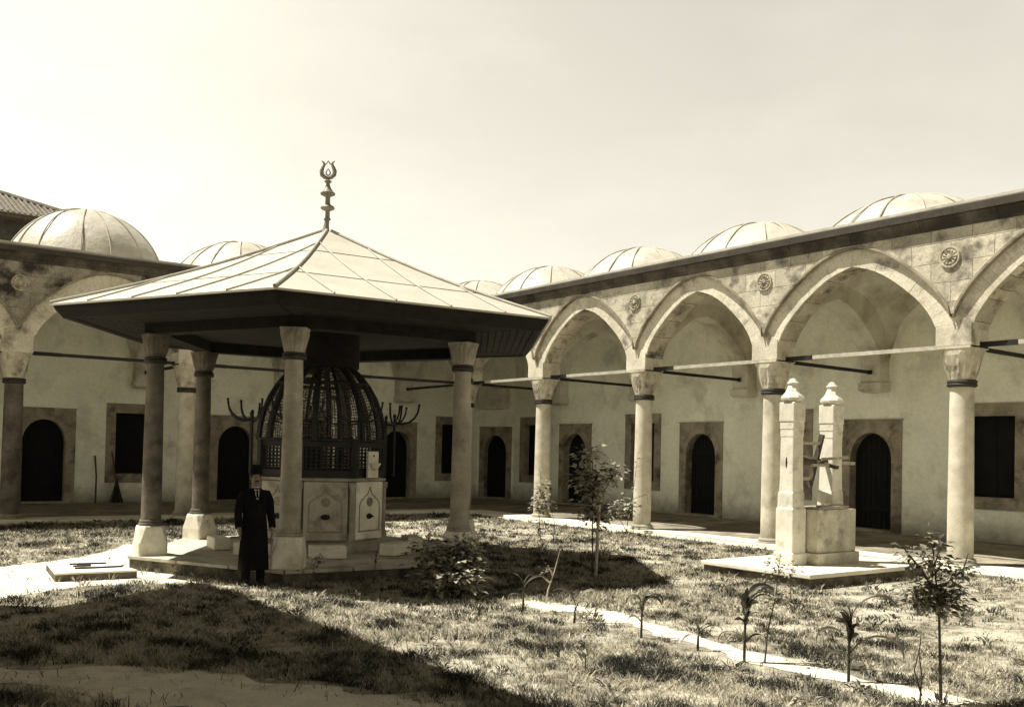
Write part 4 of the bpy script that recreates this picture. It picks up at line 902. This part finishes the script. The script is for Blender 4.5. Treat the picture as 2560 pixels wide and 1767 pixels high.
plant('dead_branch', 'pale dead branch leaning with a few shrivelled leaves near the kiosk shadow', 'branch', (-10.07,-17.59), [[(0,0,0),(.03,0,.2),(.12,-.02,.45),(.2,-.05,.78)],[(.06,0,.3),(-.05,.1,.42)],[(.10,-.02,.4),(-.02,-.05,.55)]], [((.02,0,.50),(.10,.1,.06),16)], stemr=.011, leafs=.05, sm_=woodl)
plant('weed', 'low leafy weed rooted at the foot of the front kiosk column', 'plant', (-12.35,-14.75), [[(0,0,0),(.05,0,.3),(.12,.0,.52)],[(0,0,.1),(-.15,.02,.35)]], [((.12,0,.42),(.13,.1,.14),34),((-.12,0,.3),(.06,.05,.08),10)], stemr=.006, leafs=.06)
plant('weed', 'thin dark weed standing against the platform edge right of the front column', 'plant', (-11.2,-14.62), [[(0,0,0),(.02,0,.3),(.05,0,.55)]], [('along',0,.1,16),((.03,0,.42),(.05,.05,.1),18)], stemr=.006, leafs=.05)
plant('weed', 'small pale-leaved weed on the sandy path beside the kiosk platform corner', 'plant', (-13.72,-12.75), [[(0,0,0),(.02,0,.25)]], [((.02,0,.2),(.06,.06,.09),26)], stemr=.005, leafs=.045)
plant('weed', 'low spreading weed growing in front of the well plinth', 'plant', (-6.3,-18.4), [[(0,0,0),(.02,0,.15)]], [((.02,0,.14),(.22,.2,.09),90)], stemr=.005, leafs=.06)
plant('weed', 'leafy weed standing before the left corner of the well curb', 'plant', (-7.0,-19.4), [[(0,0,0),(.0,0,.3),(.05,0,.62)]], [((.03,0,.55),(.10,.1,.09),44),('along',0,.2,10)], stemr=.006, leafs=.06)
def corn(label, base, h, leaves, lw=.05, crown=0):
    root = empty('maize_plant', (base[0], base[1], G), 0, label, 'maize plant', 'maize plants in a row beside the sandy path')
    MB().tube([(0,0,0),(.015,.01,h*.35),(.005,.0,h*.7),(.03,-.01,h)], [.016,.014,.011,.006], 8).build('stalk', leafm_st, root, smooth=True)
    L_ = list(leaves)
    for q in range(crown): L_.append((rnd.uniform(.50,.88), rnd.choice((-40,-30,-20,150,160,60,240))+rnd.uniform(-20,20), rnd.uniform(80,98), rnd.uniform(.14,.30), rnd.uniform(10,150), rnd.uniform(.045,.08)))
    for (z0, az, up_, ln, droop, wd) in L_:
        a_ = R(az+rnd.uniform(-12,12)); d = Vector((math.cos(a_), math.sin(a_), 0)); side = Vector((-d.y, d.x, 0)); n_ = 16; mb = MB(); p = Vector((.01,0,z0*h)); ang = R(up_); L = []; ph = rnd.uniform(0,6.28); tws = rnd.uniform(.4,1.5)*rnd.choice((-1,1)); wb_ = rnd.uniform(-.5,.5)
        for i in range(n_+1):
            t = i/n_; ww = wd*1.15*(.35+.65*min(1,t*3.5))*(1-t**2.6)**.8; nn = Vector((-d.x*math.sin(ang), -d.y*math.sin(ang), math.cos(ang)))
            tw = (side*math.cos(tws*t) + nn*math.sin(tws*t)).normalized(); up2 = nn*math.cos(tws*t) - side*math.sin(tws*t)
            e1 = .22+.16*math.sin(9*t+ph); e2 = .22+.16*math.sin(11*t+ph*1.7)
            L.append((p + tw*ww*.5 + up2*ww*e1, p.copy(), p - tw*ww*.5 + up2*ww*e2)); p = p + (d*math.cos(ang) + side*wb_*.25*t + Vector((0,0,math.sin(ang))))*ln/n_; ang -= R(droop)/n_*(.4+1.2*t)
            if ang < R(-95): ang = R(-95)
        for q in L: mb.v += [tuple(x) for x in q]
        for i in range(n_):
            b_ = i*3; mb.f += [(b_,b_+1,b_+4,b_+3),(b_+1,b_+2,b_+5,b_+4)]
        f_ = mb.build('leaf', cornm, root, smooth=True, recalc=False); t_ = rnd.uniform(.0,1)**1.2; set_tone(f_, [t_]*len(f_.data.polygons))
    return root
leafm_st = mat('stalk_green', (.08,.075,.05), (.04,.037,.024), rough=.6, scale=10)
corn('large maize plant with folded leaves and one long blade reaching to the small tree', (-10.44,-22.75), .70, [(.85,-32,66,.60,150,.05),(.5,150,66,.5,200,.035),(.38,-40,50,.72,170,.045),(.28,155,52,.42,190,.03),(.2,-50,80,.2,120,.025),(.8,150,80,.30,180,.05)], crown=13)
corn('maize plant bent over to the right with a drooping leafy top', (-10.63,-21.63), .64, [(.8,-35,78,.46,150,.055),(.95,-45,78,.42,150,.06),(.9,-25,70,.50,140,.05),(.35,150,50,.40,180,.028),(.3,-40,60,.22,90,.03),(.7,-35,82,.45,130,.05)], crown=9)
corn('stunted maize plant with thin arched leaves hanging over the pale path', (-10.61,-20.96), .22, [(.9,100,85,.14,40,.03),(.8,-35,48,.34,120,.035),(.7,-50,30,.28,190,.03),(.7,150,20,.24,130,.03),(.9,-30,65,.24,140,.035)])
corn('withered maize plant with two hanging tattered leaves', (-10.64,-20.10), .40, [(.9,-35,75,.40,210,.05),(.9,160,80,.32,210,.045),(.8,-60,80,.36,190,.05),(.4,100,60,.25,160,.03)], crown=3)
corn('maize plant shaped like a fork with two pale arched leaves beside the path start', (-10.69,-18.95), .22, [(.95,-30,70,.44,130,.045),(1,150,74,.44,130,.045),(.8,-60,70,.26,150,.03),(.3,150,50,.34,180,.02),(.6,90,80,.2,90,.02)])
corn('maize plant with a single pale leaf curling right behind the path start', (-10.79,-18.0), .38, [(.8,-35,68,.40,120,.05),(.9,120,72,.28,90,.025),(.4,150,60,.34,200,.035),(1,-80,70,.22,80,.015)])
corn('small maize plant with arched leaves close to the bush', (-10.85,-16.95), .20, [(1,-32,68,.40,170,.045),(1,150,70,.40,160,.045),(.6,60,60,.3,160,.035)])
corn('tiny maize sprout with one curled leaf between the bush and forked maize', (-11.5,-18.0), .18, [(1,-35,74,.24,180,.03),(.5,150,60,.16,140,.025)])

# ------------------------------------------------------------------ grass (one object)
rng = np.random.default_rng(11)
def vnoise(x, y, s, seed):
    g_ = np.random.default_rng(seed).random((64, 64)); xs_, ys_ = x/s, y/s; i = np.floor(xs_).astype(int); j = np.floor(ys_).astype(int); fx, fy = xs_-i, ys_-j
    fx = fx*fx*(3-2*fx); fy = fy*fy*(3-2*fy); a_ = g_[i%64, j%64]; b_ = g_[(i+1)%64, j%64]; c_ = g_[i%64, (j+1)%64]; d_ = g_[(i+1)%64, (j+1)%64]
    return (a_*(1-fx)+b_*fx)*(1-fy) + (c_*(1-fx)+d_*fx)*fy
NB = 1500000
X = rng.uniform(-21, -.70, NB); Y = rng.uniform(-27.5, -1.0, NB)
dx, dy = X-CAM.x, Y-CAM.y; dep = dx*fw.x + dy*fw.y; lat = (dx*rt.x + dy*rt.y)/np.maximum(dep, .1); dist = np.hypot(dx, dy)
keep = (dep > 5.2) & (np.abs(lat) < .66)
dens = np.clip(3400*(8.0/np.maximum(dist, 6))**1.55, 380, 3400)
n1 = .6*vnoise(X, Y, .21, 1)+.4*vnoise(X, Y, .45, 7); n2 = vnoise(X, Y, 1.3, 2); n3 = vnoise(X, Y, .085, 3); n4 = vnoise(X, Y, 3.5, 4)
cover = np.clip((n1*.75 + n2*.55 + n3*.45 + (n4-.5)*.5 - .68)*3.4 + .14, .05, 1)
keep &= rng.random(NB) < dens*cover/(NB/(20.3*26.5))
def pdist(X, Y, pts, wds):
    best = np.full(len(X), 9.0)
    for (a_, b_, w0, w1) in zip(pts[:-1], pts[1:], wds[:-1], wds[1:]):
        ax, ay = a_; bx, by = b_; L2 = (bx-ax)**2+(by-ay)**2; t = np.clip(((X-ax)*(bx-ax)+(Y-ay)*(by-ay))/L2, 0, 1)
        best = np.minimum(best, np.hypot(X-ax-t*(bx-ax), Y-ay-t*(by-ay)) - (w0*(1-t)+w1*t))
    return best
for pts, wds in PATHS:
    dd = pdist(X, Y, pts, wds); keep &= (dd > -.02 + .10*(n3-.5) + .40*(n1-.5)) | (rng.random(NB) < .02*(dd > -.5))
def inpoly(X, Y, P):
    c_ = np.zeros(len(X), bool)
    for (x0, y0), (x1, y1) in zip(P, P[1:]+P[:1]):
        c_ ^= ((y0 > Y) != (y1 > Y)) & (X < (x1-x0)*(Y-y0)/(y1-y0+1e-12)+x0)
    return c_
keep &= ~inpoly(X + .5*(n1-.5), Y + .5*(n3-.5), POLY) | (rng.random(NB) < .015)
hexd = np.zeros(NB)
for k in range(6):
    a_ = ROT + (k+.5)*math.pi/3; hexd = np.maximum(hexd, (X-HC.x)*math.cos(a_) + (Y-HC.y)*math.sin(a_))
keep &= hexd > 3.4*math.cos(math.pi/6) + .01
keep &= ~((X > -5.36) & (X < -1.9) & (Y > -18.52) & (Y < -16.1)); keep &= ~((X > -15.42) & (X < -14.2) & (Y > -12.42) & (Y < -10.8))
X, Y, n1, n2, n3, n4, dist = (q[keep] for q in (X, Y, n1, n2, n3, n4, dist)); N = len(X)
h = (.020 + .060*rng.random(N)**1.8 + .32*np.clip(n1-.54,0,1)*n2 + .05*(rng.random(N)>.97)) * (.75+.5*n4); wb = np.clip(.0034*(dist/8)**.95, .003, .0125)*rng.uniform(.7,1.4,N)
a0 = rng.uniform(0, 2*math.pi, N); a1 = rng.uniform(0, 2*math.pi, N); lean = rng.uniform(.25, 1.7, N)*h
V = np.empty((N, 5, 3), np.float32); cx_, sx_ = np.cos(a0)*wb, np.sin(a0)*wb
V[:,0] = np.stack([X-cx_, Y-sx_, np.full(N, G-.004)], 1); V[:,1] = np.stack([X+cx_, Y+sx_, np.full(N, G-.004)], 1)
mx_, my_ = X+np.cos(a1)*lean*.35, Y+np.sin(a1)*lean*.35
V[:,2] = np.stack([mx_+cx_*.75, my_+sx_*.75, G+h*.6], 1); V[:,3] = np.stack([mx_-cx_*.75, my_-sx_*.75, G+h*.6], 1)
V[:,4] = np.stack([X+np.cos(a1)*lean, Y+np.sin(a1)*lean, G+h*rng.uniform(.75,1.05,N)], 1)
me = bpy.data.meshes.new('grass'); me.vertices.add(N*5); me.vertices.foreach_set('co', V.reshape(-1))
base_i = np.arange(N, dtype=np.int32)[:, None]*5
loops = np.concatenate([base_i+np.array([[0,1,2,3]], np.int32), base_i+np.array([[3,2,4]], np.int32)], 1).reshape(-1)
me.loops.add(N*7); me.loops.foreach_set('vertex_index', loops)
starts = (np.arange(N)[:, None]*7 + np.array([[0, 4]])).reshape(-1).astype(np.int32); me.polygons.add(N*2); me.polygons.foreach_set('loop_start', starts)
me.update(calc_edges=True); me.validate(); me.materials.append(grassm)
tn = np.clip(.70 + .62*(rng.random(N)-.5) - 2.8*np.clip(n1-.50,0,1) - 1.4*np.clip(n3-.55,0,1) - .8*np.clip(n4-.55,0,1), 0, 1).astype(np.float32)
at_ = me.attributes.new('tone', 'FLOAT', 'FACE'); at_.data.foreach_set('value', np.repeat(tn, 2))
go = bpy.data.objects.new('grass', me); col.objects.link(go); tag(go, 'dry patchy grass covering the courtyard ground', 'grass', kind='stuff')
print('grass blades', N)

wm = MB(); wt = []
wn = 0
while wn < 620:
    x, y = rnd.uniform(-20,-.9), rnd.uniform(-27,-1.3); d_ = math.hypot(x-CAM.x, y-CAM.y); dp = (x-CAM.x)*fw.x+(y-CAM.y)*fw.y
    if dp < 6 or abs(((x-CAM.x)*rt.x+(y-CAM.y)*rt.y)/dp) > .64 or rnd.random() > 12/d_: continue
    if (x > -5.6 and x < -1.7 and y > -18.8 and y < -15.9) or math.hypot(x-HC.x, y-HC.y) < 3.6 or (-15.6 < x < -14 and -12.6 < y < -10.6): continue
    if inpoly(np.array([x]), np.array([y]), POLY)[0]: continue
    if any(float(pdist(np.array([x]), np.array([y]), p_, w_)[0]) < .05 for p_, w_ in PATHS): continue
    sz = rnd.uniform(.6,1.5); tn_ = rnd.uniform(0,.55)
    for i in range(rnd.randint(9,20)):
        a_ = rnd.uniform(0,2*math.pi); r_ = rnd.uniform(0,.07)*sz; leaf(wm, (x+r_*math.cos(a_), y+r_*math.sin(a_), G+rnd.uniform(.0,.05)*sz), (math.cos(a_), math.sin(a_), rnd.uniform(.2,1.6)), rnd.uniform(.05,.11)*sz, rnd.uniform(.16,.4), wt, tn_)
    wn += 1
edges = []
HV = [hexp(3.45, 0, k)[:2] for k in range(6)]
for k in (0, 5, 1): edges.append((HV[k], HV[(k+1)%6]))
edges += [((-5.38,-16.1),(-5.38,-18.55)), ((-5.38,-18.56),(-1.9,-18.56)), ((-15.45,-12.44),(-14.2,-12.52)), ((-.80,-27),(-.80,-2)), ((-16,-1.08),(-2,-1.08))]
for (x0,y0),(x1,y1) in edges:
    for q_ in range(int(math.dist((x0,y0),(x1,y1))*7)):
        t = rnd.random(); x = x0+(x1-x0)*t+rnd.uniform(-.06,.06); y = y0+(y1-y0)*t+rnd.uniform(-.06,.06); sz = rnd.uniform(.4,1.3); tn_ = rnd.uniform(.05,.7)
        for i in range(rnd.randint(5,12)):
            a_ = rnd.uniform(0,2*math.pi); leaf(wm, (x+.03*math.cos(a_), y+.03*math.sin(a_), G), (math.cos(a_)*.5, math.sin(a_)*.5, rnd.uniform(.6,1.8)), rnd.uniform(.05,.13)*sz, rnd.uniform(.08,.2), wt, tn_)
wo_ = wm.build('weeds', grassm, recalc=False); set_tone(wo_, wt); tag(wo_, 'low broad-leaved weeds scattered through the dry grass', 'weeds', kind='stuff')

st_ = MB().rings([[(r_*math.cos(2*math.pi*i/14)*(1+.12*math.sin(3*i)), r_*.8*math.sin(2*math.pi*i/14)*(1+.1*math.cos(2*i)), z_) for i in range(14)] for r_, z_ in ((.085,-.02),(.10,.02),(.085,.05),(.04,.068))])
tag(st_.build('stone', sidem, loc=(-9.86,-22.45,G), smooth=True), 'small dark round stone lying beside the sandy path at the right', 'stone')
